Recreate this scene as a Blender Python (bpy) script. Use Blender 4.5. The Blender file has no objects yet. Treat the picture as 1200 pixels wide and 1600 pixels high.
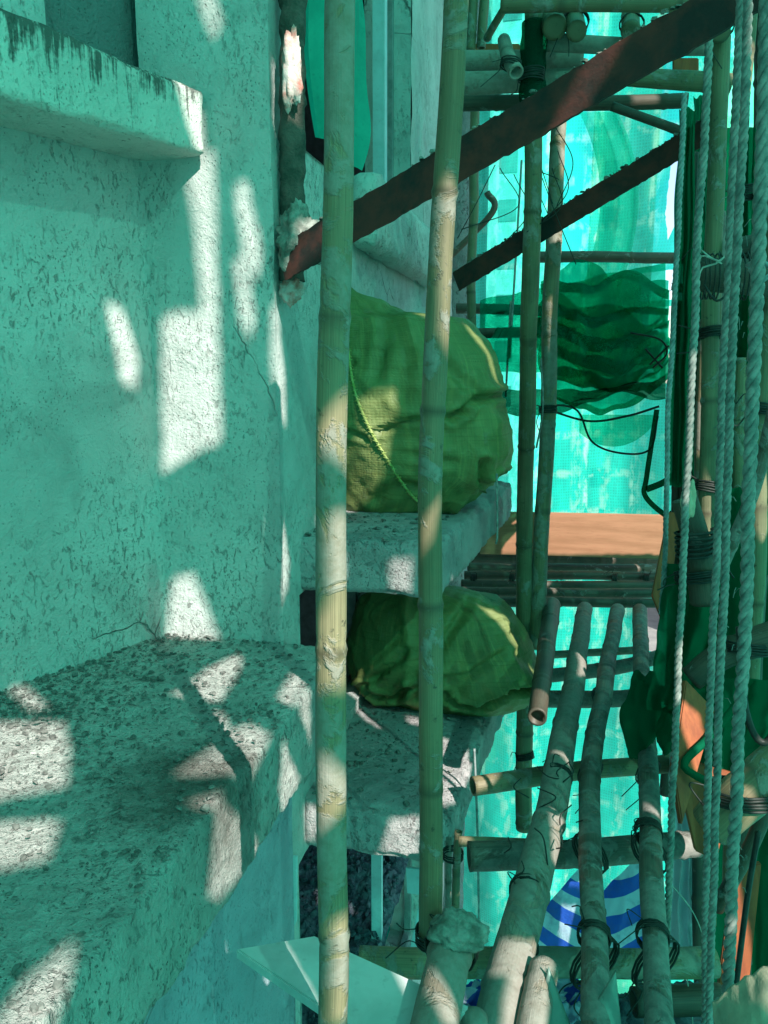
import bpy, bmesh, math, random
from mathutils import Vector, Matrix, noise
from mathutils.geometry import delaunay_2d_cdt
R = math.radians
random.seed(7)
SC = bpy.context.scene
COL = SC.collection
# ------------------------------------------------------------------ camera
F = 1208.0
PITCH, YAW = 10.5, 13.3
cam_d = bpy.data.cameras.new('camera')
cam = bpy.data.objects.new('camera', cam_d)
COL.objects.link(cam)
cam.rotation_euler = (R(90 - PITCH), 0, R(YAW))
cam_d.sensor_fit = 'VERTICAL'
cam_d.sensor_height = 32.0
cam_d.lens = 32.0 * F / 1600.0
cam_d.clip_start = 0.03
cam_d.clip_end = 2000
SC.camera = cam
CM = cam.rotation_euler.to_matrix()
FWD = CM @ Vector((0, 0, -1))

def ray(u, v):
    return CM @ Vector(((u - 600) / F, -(v - 800) / F, -1))
def Yp(u, v, y):
    d = ray(u, v); return d * (y / d.y)
def Xp(u, v, x):
    d = ray(u, v); return d * (x / d.x)
def Zp(u, v, z):
    d = ray(u, v); return d * (z / d.z)
def Pp(u, v, p, n):
    d = ray(u, v); return d * (p.dot(n) / d.dot(n))
def pxr(p, w):                       # radius in metres of something w pixels wide at p
    return abs(p.dot(FWD)) * w / F / 2
SUN = Vector((0.52, -0.58, 0.63)).normalized()      # towards the sun

# ------------------------------------------------------------------ object helpers
def tag(o, label=None, cat=None, group=None, kind=None):
    if label: o['label'] = label
    if cat: o['category'] = cat
    if group: o['group'] = group
    if kind: o['kind'] = kind
    return o
def link_mesh(name, me, mat=None, parent=None, smooth=True):
    o = bpy.data.objects.new(name, me)
    COL.objects.link(o)
    if parent: o.parent = parent
    if mat: me.materials.append(mat)
    if smooth:
        me.polygons.foreach_set('use_smooth', [True] * len(me.polygons))
    return o
def empty(name, loc=(0, 0, 0)):
    o = bpy.data.objects.new(name, None)
    COL.objects.link(o); o.location = loc
    return o
class MB:
    def __init__(s):
        s.v = []; s.f = []; s.uv = []; s.node = []
    def vert(s, p, nd=0.0):
        s.v.append(tuple(p)); s.node.append(nd); return len(s.v) - 1
    def face(s, idx, uvs=None):
        s.f.append(tuple(idx))
        s.uv.append(uvs if uvs else [(0, 0)] * len(idx))
    def build(s, name, mat, parent=None, smooth=True, recenter=True):
        me = bpy.data.meshes.new(name)
        c = Vector((0, 0, 0))
        par_w = Vector(parent['_w']) if parent is not None and '_w' in parent else Vector((0, 0, 0))
        off = par_w
        me.from_pydata([(x[0] - off.x, x[1] - off.y, x[2] - off.z) for x in s.v], [], s.f)
        ul = me.uv_layers.new(name='UVMap')
        k = 0
        flat = []
        for uvs in s.uv:
            for q in uvs: flat += [q[0], q[1]]
        ul.data.foreach_set('uv', flat)
        at = me.attributes.new('node', 'FLOAT', 'POINT')
        at.data.foreach_set('value', s.node)
        me.update()
        return link_mesh(name, me, mat, parent, smooth)

def catmull(pts, step):
    if len(pts) == 2:
        a, b = pts
        n = max(1, int((b - a).length / step))
        return [a.lerp(b, i / n) for i in range(n + 1)]
    P = [pts[0] * 2 - pts[1]] + pts + [pts[-1] * 2 - pts[-2]]
    out = []
    for i in range(1, len(P) - 2):
        p0, p1, p2, p3 = P[i - 1], P[i], P[i + 1], P[i + 2]
        n = max(1, int((p2 - p1).length / step))
        for k in range(n):
            t = k / n
            out.append(0.5 * ((2 * p1) + (p2 - p0) * t + (2 * p0 - 5 * p1 + 4 * p2 - p3) * t * t + (3 * p1 - p0 - 3 * p2 + p3) * t ** 3))
    out.append(pts[-1])
    return out
def frames(path):
    T = []
    for i in range(len(path)):
        a = path[max(0, i - 1)]; b = path[min(len(path) - 1, i + 1)]
        t = (b - a)
        T.append(t.normalized() if t.length > 1e-9 else Vector((0, 0, 1)))
    n = Vector((1, 0, 0)) if abs(T[0].x) < 0.8 else Vector((0, 1, 0))
    n = (n - T[0] * n.dot(T[0])).normalized()
    N = []
    for t in T:
        n = (n - t * n.dot(t)).normalized()
        N.append(n)
    return T, N
def add_tube(mb, path, rad, seg=8, cap=True, nodes=None, flat=None, rot=0.0):
    T, N = frames(path)
    L = 0; rings = []
    for i, p in enumerate(path):
        if i: L += (p - path[i - 1]).length
        r = rad[i] if isinstance(rad, (list, tuple)) else rad
        B = T[i].cross(N[i])
        nd = nodes[i] if nodes else 0.0
        fl = flat if flat else 1.0
        rings.append(([mb.vert(p + (N[i] * math.cos(a) * r + B * math.sin(a) * r * fl), nd)
                       for a in [rot + 2 * math.pi * k / seg for k in range(seg)]], L))
    for i in range(len(rings) - 1):
        A, la = rings[i]; Bb, lb = rings[i + 1]
        for k in range(seg):
            k2 = (k + 1) % seg
            mb.face((A[k], A[k2], Bb[k2], Bb[k]), [(k / seg, la), ((k + 1) / seg, la), ((k + 1) / seg, lb), (k / seg, lb)])
    if cap:
        mb.face(list(reversed(rings[0][0])), [(0, 0)] * seg)
        mb.face(rings[-1][0], [(0, L)] * seg)
    return rings
def bez(mb, pts, r, seg=6, step=0.01, **k):
    add_tube(mb, catmull(pts, step), r, seg, **k)

def inpoly(x, y, poly):
    c_ = False; j = len(poly) - 1
    for i in range(len(poly)):
        xi, yi = poly[i]; xj, yj = poly[j]
        if (yi > y) != (yj > y) and x < (xj - xi) * (y - yi) / (yj - yi) + xi: c_ = not c_
        j = i
    return c_
def jitter(p, f, a, seed=0):
    q = Vector((p.x * f + seed, p.y * f - seed * 1.7, p.z * f + 3.1 * seed))
    return noise.noise_vector(q) * a

# ------------------------------------------------------------------ materials
def mat(name):
    m = bpy.data.materials.new(name); m.use_nodes = True
    nt = m.node_tree
    for n in list(nt.nodes): nt.nodes.remove(n)
    out = nt.nodes.new('ShaderNodeOutputMaterial')
    return m, nt, out
def nd(nt, typ, ins=None, **props):
    n = nt.nodes.new(typ)
    for k, v in props.items(): setattr(n, k, v)
    for k, v in (ins or {}).items():
        if isinstance(v, bpy.types.NodeSocket): nt.links.new(v, n.inputs[k])
        else: n.inputs[k].default_value = v
    return n
def ramp(nt, fac, stops):
    n = nt.nodes.new('ShaderNodeValToRGB')
    e = n.color_ramp.elements
    while len(e) < len(stops): e.new(0.5)
    for i, (p, c) in enumerate(stops):
        e[i].position = p
        e[i].color = (c, c, c, 1) if isinstance(c, (int, float)) else (*c, 1)
    nt.links.new(fac, n.inputs[0])
    return n.outputs[0]
def mix(nt, fac, a, b, blend='MIX'):
    n = nt.nodes.new('ShaderNodeMix'); n.data_type = 'RGBA'; n.blend_type = blend
    for s, v in ((n.inputs[0], fac), (n.inputs[6], a), (n.inputs[7], b)):
        if isinstance(v, bpy.types.NodeSocket): nt.links.new(v, s)
        elif isinstance(v, (int, float)): s.default_value = v
        else: s.default_value = (*v, 1)
    return n.outputs[2]
def math_(nt, op, a, b=None, clamp=False):
    n = nt.nodes.new('ShaderNodeMath'); n.operation = op; n.use_clamp = clamp
    for i, v in enumerate((a, b)):
        if v is None: continue
        if isinstance(v, bpy.types.NodeSocket): nt.links.new(v, n.inputs[i])
        else: n.inputs[i].default_value = v
    return n.outputs[0]
def coords(nt, kind='Object', scale=(1, 1, 1), loc=(0, 0, 0)):
    tc = nt.nodes.new('ShaderNodeTexCoord')
    mp = nd(nt, 'ShaderNodeMapping', {'Vector': tc.outputs[kind], 'Scale': scale, 'Location': loc})
    return mp.outputs[0]
def tex_noise(nt, vec, scale, detail=4, rough=0.55, dist=0.0):
    return nd(nt, 'ShaderNodeTexNoise', {'Vector': vec, 'Scale': scale, 'Detail': detail, 'Roughness': rough, 'Distortion': dist}).outputs[0]

def m_plaster(name, base=(0.50, 0.52, 0.50), dark=(0.16, 0.17, 0.16), pits=0.5, stain=0.4, bump=1.0, drip=None, gritty=1.0, spot=None, cracks=0.8):
    m, nt, out = mat(name)
    v = coords(nt)
    big = tex_noise(nt, v, 2.2, 5, 0.6)
    mid = tex_noise(nt, v, 14, 6, 0.65, 0.4)
    fine = tex_noise(nt, v, 120, 5, 0.7)
    vs = coords(nt, scale=(1, 1, 0.22))
    streak = tex_noise(nt, vs, 26, 5, 0.65, 0.3)
    c = mix(nt, ramp(nt, big, [(0.3, 0.0), (0.7, 1.0)]), [x * 0.84 for x in base], [min(1, x * 1.12) for x in base])
    c = mix(nt, math_(nt, 'MULTIPLY', ramp(nt, mid, [(0.55, 0.0), (0.75, 1.0)]), 0.35), c, [x * 0.55 for x in base])
    # dark scrape marks, elongated downwards
    pm = math_(nt, 'MULTIPLY', ramp(nt, streak, [(0.58, 0.0), (0.68, 1.0)]), ramp(nt, tex_noise(nt, v, 3.1, 5, 0.7), [(0.50, 0.0), (0.64, 1.0)]))
    c = mix(nt, math_(nt, 'MULTIPLY', pm, pits), c, dark)
    vv = nd(nt, 'ShaderNodeTexVoronoi', {'Vector': coords(nt, scale=(1.1, 1.1, .7)), 'Scale': 120.0, 'Randomness': 1.0}).outputs['Distance']
    pit = math_(nt, 'MULTIPLY', ramp(nt, vv, [(0.10, 1.0), (0.22, 0.0)]), ramp(nt, tex_noise(nt, v, 9, 4), [(0.42, 0.0), (0.56, 1.0)]))
    c = mix(nt, math_(nt, 'MULTIPLY', pit, pits * 1.2, True), c, dark)
    cw = nd(nt, 'ShaderNodeVectorMath', {0: v, 1: nd(nt, 'ShaderNodeVectorMath', {0: nd(nt, 'ShaderNodeTexNoise', {'Vector': v, 'Scale': 9.0, 'Detail': 5.0}).outputs['Color'], 1: (0.07, 0.07, 0.07)}, operation='MULTIPLY').outputs[0]}, operation='ADD').outputs[0]
    ve = nt.nodes.new('ShaderNodeTexVoronoi'); ve.feature = 'DISTANCE_TO_EDGE'; ve.inputs['Scale'].default_value = 2.6
    nt.links.new(cw, ve.inputs['Vector'])
    crack = math_(nt, 'MULTIPLY', ramp(nt, ve.outputs['Distance'], [(0.002, 1.0), (0.007, 0.0)]), ramp(nt, tex_noise(nt, v, 1.9, 3), [(0.60, 0.0), (0.66, 1.0)]))
    c = mix(nt, math_(nt, 'MULTIPLY', crack, cracks), c, dark)
    # small dark scratches
    sc = tex_noise(nt, coords(nt, scale=(1, 1, 0.5)), 75, 4, 0.75, 0.6)
    scm = math_(nt, 'MULTIPLY', ramp(nt, sc, [(0.56, 0.0), (0.64, 1.0)]), ramp(nt, tex_noise(nt, v, 2.3, 6, 0.72), [(0.41, 0.0), (0.62, 1.0)]))
    c = mix(nt, math_(nt, 'MULTIPLY', scm, min(1, pits * 1.3)), c, [x * .35 for x in base])
    st = ramp(nt, tex_noise(nt, coords(nt, loc=(4, 7, 2)), 3.4, 6, 0.62, 0.5), [(0.52, 0.0), (0.66, 1.0)])
    c = mix(nt, math_(nt, 'MULTIPLY', st, stain), c, [x * 0.45 for x in base])
    if spot:
        tc = nt.nodes.new('ShaderNodeTexCoord')
        dv = nd(nt, 'ShaderNodeVectorMath', {0: tc.outputs['Object'], 1: spot}, operation='DISTANCE').outputs['Value']
        dd = math_(nt, 'ADD', dv, math_(nt, 'MULTIPLY', math_(nt, 'SUBTRACT', mid, 0.5), 0.35))
        c = mix(nt, ramp(nt, dd, [(0.07, 0.75), (0.22, 0.0)]), c, (0.10, 0.085, 0.07))
    if drip:
        # run-off stains hanging from an upper edge at height z1, fading out at z0
        tc = nt.nodes.new('ShaderNodeTexCoord')
        sx = nd(nt, 'ShaderNodeSeparateXYZ', {'Vector': tc.outputs['Object']})
        h = nd(nt, 'ShaderNodeMapRange', {'Value': sx.outputs[2], 'From Min': drip[0], 'From Max': drip[1]}).outputs[0]
        dn = tex_noise(nt, coords(nt, scale=(1, 1, 0.06)), 60, 4, 0.7)
        dn = math_(nt, 'ADD', math_(nt, 'MULTIPLY', dn, 0.6), math_(nt, 'MULTIPLY', tex_noise(nt, v, 16, 5, 0.7), 0.4))
        thr = math_(nt, 'ADD', dn, math_(nt, 'MULTIPLY', h, 0.17))
        dm = ramp(nt, thr, [(0.575, 0.0), (0.66, 1.0)])
        c = mix(nt, math_(nt, 'MULTIPLY', dm, 0.85), c, (0.05, 0.055, 0.05))
    bs = nd(nt, 'ShaderNodeBsdfPrincipled', {'Base Color': c, 'Roughness': 0.93})
    bs.inputs['Specular IOR Level'].default_value = 0.2
    hgt = math_(nt, 'ADD', math_(nt, 'MULTIPLY', mid, 1.3), math_(nt, 'MULTIPLY', fine, 0.55 * gritty))
    hgt = math_(nt, 'SUBTRACT', hgt, math_(nt, 'MULTIPLY', pit, 0.8))
    hgt = math_(nt, 'SUBTRACT', hgt, math_(nt, 'MULTIPLY', scm, 0.8))
    hgt = math_(nt, 'SUBTRACT', hgt, math_(nt, 'MULTIPLY', crack, 1.5 if cracks else 0.0))
    hgt = math_(nt, 'SUBTRACT', hgt, math_(nt, 'MULTIPLY', pm, 0.7))
    b = nd(nt, 'ShaderNodeBump', {'Height': hgt, 'Strength': min(1.0, 0.8 * bump), 'Distance': 0.010 * bump})
    nt.links.new(b.outputs[0], bs.inputs['Normal'])
    nt.links.new(bs.outputs[0], out.inputs[0])
    return m

def m_bamboo(name, a, b, cement=0.3, seed=0.0):
    m, nt, out = mat(name)
    oi = nt.nodes.new('ShaderNodeObjectInfo')
    rnd = math_(nt, 'MULTIPLY', oi.outputs['Random'], 40.0)
    tc = nt.nodes.new('ShaderNodeTexCoord')
    cx = nd(nt, 'ShaderNodeCombineXYZ', {'X': rnd, 'Y': rnd, 'Z': seed})
    va = nd(nt, 'ShaderNodeVectorMath', {0: tc.outputs['Object'], 1: cx.outputs[0]}, operation='ADD').outputs[0]
    # fibres run along the pole: stretched in uv
    uvm = nd(nt, 'ShaderNodeMapping', {'Vector': tc.outputs['UV'], 'Scale': (26, 1.6, 1)}).outputs[0]
    fib = tex_noise(nt, nd(nt, 'ShaderNodeVectorMath', {0: uvm, 1: cx.outputs[0]}, operation='ADD').outputs[0], 3.0, 4, 0.6)
    big = tex_noise(nt, va, 5.0, 4, 0.6)
    c = mix(nt, ramp(nt, big, [(0.35, 0.0), (0.65, 1.0)]), a, b)
    c = mix(nt, ramp(nt, fib, [(0.35, 0.55), (0.6, 0.0)]), c, [x * 0.5 for x in a])
    spots = tex_noise(nt, va, 45, 4, 0.7)
    c = mix(nt, ramp(nt, spots, [(0.62, 0.0), (0.7, 0.8)]), c, (0.05, 0.045, 0.03))
    an = nd(nt, 'ShaderNodeAttribute', None); an.attribute_name = 'node'
    c = mix(nt, math_(nt, 'MULTIPLY', an.outputs['Fac'], 0.85), c, (0.07, 0.055, 0.035))
    cm = tex_noise(nt, va, 9.0, 6, 0.7, 0.6)
    lo = 0.75 - 0.35 * cement
    cmask = ramp(nt, cm, [(lo, 0.0), (min(0.99, lo + 0.05), 1.0)])
    grey = mix(nt, spots, [max(.06, x * .75) for x in a], (0.34, 0.32, 0.29))
    c = mix(nt, cmask, c, grey)
    ro = ramp(nt, cmask, [(0, 0.5), (1, 0.95)])
    bs = nd(nt, 'ShaderNodeBsdfPrincipled', {'Base Color': c, 'Roughness': ro})
    bs.inputs['Specular IOR Level'].default_value = 0.35
    h = math_(nt, 'ADD', math_(nt, 'MULTIPLY', fib, 0.5), math_(nt, 'MULTIPLY', cmask, math_(nt, 'ADD', spots, 0.6)))
    bp = nd(nt, 'ShaderNodeBump', {'Height': h, 'Strength': 0.6, 'Distance': 0.004})
    nt.links.new(bp.outputs[0], bs.inputs['Normal'])
    nt.links.new(bs.outputs[0], out.inputs[0])
    return m

def m_simple(name, a, b=None, rough=0.8, scale=20, bump=0.4, dist=0.003, spec=0.3, metal=0.0, stretch=(1, 1, 1), transl=0.0):
    m, nt, out = mat(name)
    v = coords(nt, scale=stretch)
    n1 = tex_noise(nt, v, scale, 6, 0.65, 0.3)
    n2 = tex_noise(nt, v, scale * 6, 4, 0.6)
    c = mix(nt, ramp(nt, n1, [(0.38, 0.0), (0.62, 1.0)]), a, b or [x * 0.6 for x in a])
    c = mix(nt, ramp(nt, n2, [(0.6, 0.0), (0.75, 0.5)]), c, [x * 0.5 for x in a])
    bs = nd(nt, 'ShaderNodeBsdfPrincipled', {'Base Color': c, 'Roughness': rough, 'Metallic': metal})
    bs.inputs['Specular IOR Level'].default_value = spec
    bp = nd(nt, 'ShaderNodeBump', {'Height': math_(nt, 'ADD', n1, math_(nt, 'MULTIPLY', n2, 0.4)), 'Strength': bump, 'Distance': dist})
    nt.links.new(bp.outputs[0], bs.inputs['Normal'])
    if transl:
        tr = nd(nt, 'ShaderNodeBsdfTranslucent', {'Color': c})
        mx = nd(nt, 'ShaderNodeMixShader', {0: transl, 1: bs.outputs[0], 2: tr.outputs[0]})
        nt.links.new(mx.outputs[0], out.inputs[0])
    else:
        nt.links.new(bs.outputs[0], out.inputs[0])
    return m

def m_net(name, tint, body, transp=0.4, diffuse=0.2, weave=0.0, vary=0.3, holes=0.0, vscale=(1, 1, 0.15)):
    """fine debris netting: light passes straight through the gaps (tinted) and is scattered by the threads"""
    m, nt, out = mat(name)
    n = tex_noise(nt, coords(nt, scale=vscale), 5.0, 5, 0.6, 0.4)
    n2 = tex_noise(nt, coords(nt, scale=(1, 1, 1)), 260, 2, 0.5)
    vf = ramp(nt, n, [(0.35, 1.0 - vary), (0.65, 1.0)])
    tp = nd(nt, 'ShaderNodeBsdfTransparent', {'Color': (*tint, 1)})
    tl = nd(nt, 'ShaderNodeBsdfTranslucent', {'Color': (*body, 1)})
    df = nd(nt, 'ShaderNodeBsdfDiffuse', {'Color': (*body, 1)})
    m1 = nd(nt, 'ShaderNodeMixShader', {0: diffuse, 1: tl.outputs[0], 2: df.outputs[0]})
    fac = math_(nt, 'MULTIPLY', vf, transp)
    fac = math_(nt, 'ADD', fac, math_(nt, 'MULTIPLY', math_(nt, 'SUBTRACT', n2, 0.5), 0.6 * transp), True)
    if weave:
        tc = nt.nodes.new('ShaderNodeTexCoord')
        sx = nd(nt, 'ShaderNodeSeparateXYZ', {'Vector': tc.outputs['UV']})
        w = None
        for s in (0, 1):
            q = math_(nt, 'SINE', math_(nt, 'MULTIPLY', sx.outputs[s], weave * 6.283))
            q = math_(nt, 'GREATER_THAN', q, 0.45)
            w = q if w is None else math_(nt, 'MAXIMUM', w, q)
        fac = math_(nt, 'MULTIPLY', math_(nt, 'SUBTRACT', 1.0, math_(nt, 'MULTIPLY', w, 0.8)), fac if not holes else holes)
    m2 = nd(nt, 'ShaderNodeMixShader', {0: fac, 1: m1.outputs[0], 2: tp.outputs[0]})
    nt.links.new(m2.outputs[0], out.inputs[0])
    return m

M = {}
M['wall'] = m_plaster('wall_plaster')
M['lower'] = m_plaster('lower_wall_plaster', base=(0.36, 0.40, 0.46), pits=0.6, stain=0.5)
M['ledge'] = m_plaster('ledge_concrete', base=(0.52, 0.52, 0.49), pits=0.9, stain=0.45, bump=1.6, gritty=1.8, cracks=0.0, spot=(-0.68, 1.24, -0.782))
M['hood'] = m_plaster('hood_concrete', base=(0.60, 0.61, 0.56), pits=0.35, stain=0.25, drip=(0.60, 0.72))
M['slab'] = m_plaster('slab_concrete', base=(0.44, 0.42, 0.42), pits=0.6, stain=0.45, bump=1.3, gritty=1.4)
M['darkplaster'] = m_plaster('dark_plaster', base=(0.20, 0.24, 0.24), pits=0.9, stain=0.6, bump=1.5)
M['chip'] = m_simple('chip_grit', (0.20, 0.20, 0.185), (0.08, 0.08, 0.075), 0.95, 40, 0.6)
M['rubble'] = m_simple('rubble_grit', (0.14, 0.16, 0.19), (0.04, 0.05, 0.07), 0.95, 30, 0.8, 0.006)
M['b_green'] = m_bamboo('bamboo_green', (0.13, 0.125, 0.07), (0.21, 0.19, 0.11), 0.5)
M['b_tan'] = m_bamboo('bamboo_tan', (0.19, 0.155, 0.09), (0.30, 0.24, 0.14), 0.8)
M['b_brown'] = m_bamboo('bamboo_brown', (0.16, 0.13, 0.075), (0.24, 0.19, 0.11), 0.62)
M['b_grey'] = m_bamboo('bamboo_grey', (0.20, 0.16, 0.12), (0.32, 0.27, 0.22), 1.0)
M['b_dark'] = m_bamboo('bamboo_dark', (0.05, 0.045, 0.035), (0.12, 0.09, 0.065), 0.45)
M['b_dusty'] = m_bamboo('bamboo_dusty', (0.10, 0.085, 0.07), (0.22, 0.185, 0.15), 0.85)
M['steel'] = m_simple('rusty_steel', (0.022, 0.016, 0.015), (0.14, 0.03, 0.022), 0.75, 7, 0.9, 0.004, 0.4)
M['rustpost'] = m_simple('flaking_steel', (0.05, 0.055, 0.045), (0.13, 0.10, 0.085), 0.9, 22, 1.0, 0.012)
M['pink'] = m_simple('pink_render', (0.62, 0.56, 0.53), (0.45, 0.16, 0.13), 0.95, 22, 0.8, 0.006)
M['mortar'] = m_simple('mortar', (0.30, 0.31, 0.28), (0.12, 0.13, 0.11), 0.95, 22, 0.9, 0.01)
M['rope'] = m_simple('rope_fibre', (0.27, 0.28, 0.26), (0.11, 0.14, 0.13), 0.85, 60, 0.5, 0.001)
M['rope_dirty'] = m_simple('dirty_rope_fibre', (0.30, 0.34, 0.34), (0.16, 0.20, 0.20), 0.9, 50, 0.5, 0.001)
M['tie'] = m_simple('black_strip', (0.012, 0.015, 0.014), (0.03, 0.035, 0.03), 0.55, 30, 0.2)
M['tie_pale'] = m_simple('pale_strip', (0.45, 0.47, 0.42), (0.25, 0.28, 0.25), 0.6, 30, 0.2)
M['plank'] = m_simple('orange_plank', (0.40, 0.19, 0.11), (0.31, 0.145, 0.08), 0.7, 3, 0.3, 0.002, stretch=(1, 1, 9))
M['plank_dark'] = m_simple('dirty_orange_plank', (0.38, 0.105, 0.04), (0.24, 0.065, 0.03), 0.75, 9, 0.4, 0.003, stretch=(4, 4, .5))
M['whiteboard'] = m_simple('painted_board', (0.58, 0.60, 0.60), (0.44, 0.47, 0.47), 0.8, 7, 0.3)
M['frame'] = m_simple('window_frame', (0.26, 0.29, 0.29), (0.15, 0.18, 0.18), 0.6, 12, 0.3)
M['paleframe'] = m_simple('pale_frame', (0.48, 0.62, 0.66), (0.40, 0.52, 0.56), 0.6, 12, 0.2)
M['inside'] = m_simple('inside_wall', (0.07, 0.08, 0.09), (0.04, 0.045, 0.05), 0.9, 8, 0.2)
M['cloth'] = m_simple('turquoise_cloth', (0.03, 0.62, 0.46), (0.02, 0.50, 0.38), 0.7, 8, 0.2, transl=0.5)
M['bagcloth'] = m_simple('beige_cloth', (0.50, 0.42, 0.30), (0.24, 0.24, 0.18), 0.9, 10, 0.6, 0.006)
M['plastic'] = m_simple('clear_plastic', (0.62, 0.66, 0.72), (0.50, 0.56, 0.62), 0.35, 10, 0.6, 0.004, 0.5, transl=0.45)
M['shard'] = m_simple('sheet_offcut', (0.24, 0.34, 0.30), (0.18, 0.28, 0.25), 0.5, 10, 0.2, transl=0.15)
M['net'] = m_net('net_curtain', (0.11, 0.80, 0.61), (0.038, 0.40, 0.30), 0.12, 0.12)
def m_farnet():
    m, nt, out = mat('net_far')
    tc = nt.nodes.new('ShaderNodeTexCoord')
    wob = nd(nt, 'ShaderNodeVectorMath', {0: tc.outputs['Object'], 1: nd(nt, 'ShaderNodeVectorMath', {0: nd(nt, 'ShaderNodeTexNoise', {'Vector': tc.outputs['Object'], 'Scale': 2.5, 'Detail': 3.0}).outputs['Color'], 1: (.07, .07, .07)}, operation='MULTIPLY').outputs[0]}, operation='ADD').outputs[0]
    sx = nd(nt, 'ShaderNodeSeparateXYZ', {'Vector': wob})
    def band(sock, per, wd, soft):
        f = math_(nt, 'FRACT', math_(nt, 'DIVIDE', sock, per))
        d = math_(nt, 'ABSOLUTE', math_(nt, 'SUBTRACT', f, 0.5))
        return ramp(nt, d, [(wd, 1.0), (wd + soft, 0.0)])
    fine = math_(nt, 'MAXIMUM', band(sx.outputs[0], .019, .10, .2), band(sx.outputs[2], .023, .10, .2))
    seam = math_(nt, 'MAXIMUM', math_(nt, 'MAXIMUM', band(sx.outputs[0], .37, .02, .05), math_(nt, 'MULTIPLY', band(sx.outputs[0], .23, .12, .1), .5)), math_(nt, 'MULTIPLY', band(sx.outputs[2], .31, .05, .08), .6))
    n = tex_noise(nt, coords(nt, scale=(1, 1, .3)), 3.5, 5, 0.6, .4)
    n2 = tex_noise(nt, coords(nt, scale=(1, 1, .6)), 13, 5, 0.65, .4)
    col = mix(nt, ramp(nt, n, [(.35, 0.0), (.68, 1.0)]), (0.003, 0.30, 0.22), (0.012, 0.62, 0.46))
    col = mix(nt, math_(nt, 'MULTIPLY', fine, .15), col, (0.02, 0.98, 0.86))
    pale = math_(nt, 'MULTIPLY', seam, ramp(nt, n2, [(.45, 0.0), (.6, 1.0)]))
    col = mix(nt, math_(nt, 'MULTIPLY', pale, .8), col, (0.62, 0.95, 0.72))
    yel = ramp(nt, tex_noise(nt, coords(nt, scale=(1, 1, .35), loc=(3, 1, 8)), 1.3, 4, .6), [(.57, 0.0), (.68, 1.0)])
    col = mix(nt, math_(nt, 'MULTIPLY', yel, .55), col, (0.22, 0.90, 0.30))
    tp = nd(nt, 'ShaderNodeBsdfTransparent', {'Color': (0.10, 0.92, 0.74, 1)})
    tl = nd(nt, 'ShaderNodeBsdfTranslucent', {'Color': col}); df = nd(nt, 'ShaderNodeBsdfDiffuse', {'Color': col})
    m1 = nd(nt, 'ShaderNodeMixShader', {0: 0.7, 1: tl.outputs[0], 2: df.outputs[0]})
    fac = math_(nt, 'MULTIPLY', ramp(nt, n2, [(.35, 0.35), (.7, .62)]), math_(nt, 'SUBTRACT', 1.0, math_(nt, 'MULTIPLY', fine, .15)))
    m2 = nd(nt, 'ShaderNodeMixShader', {0: fac, 1: m1.outputs[0], 2: tp.outputs[0]})
    nt.links.new(m2.outputs[0], out.inputs[0])
    return m
M['net_far'] = m_farnet()
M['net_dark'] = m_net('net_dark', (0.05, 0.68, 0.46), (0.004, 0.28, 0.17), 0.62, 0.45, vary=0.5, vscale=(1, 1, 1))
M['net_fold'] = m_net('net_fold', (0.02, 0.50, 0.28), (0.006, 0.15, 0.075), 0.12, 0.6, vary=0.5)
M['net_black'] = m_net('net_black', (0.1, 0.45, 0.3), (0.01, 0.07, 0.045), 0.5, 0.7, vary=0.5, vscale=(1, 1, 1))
M['tower'] = m_simple('tower_render', (0.84, 0.79, 0.70), (0.74, 0.70, 0.62), 0.9, 0.6, 0.1)
M['tower2'] = m_simple('tower_render_two', (0.84, 0.85, 0.84), (0.76, 0.78, 0.78), 0.9, 0.6, 0.1)
M['towerwin'] = m_simple('tower_window', (0.36, 0.38, 0.38), (0.26, 0.28, 0.29), 0.25, 2, 0.0, spec=0.5)
M['ground'] = m_simple('ground_concrete', (0.22, 0.22, 0.20), (0.16, 0.16, 0.15), 0.95, 1.0, 0.2)

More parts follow.
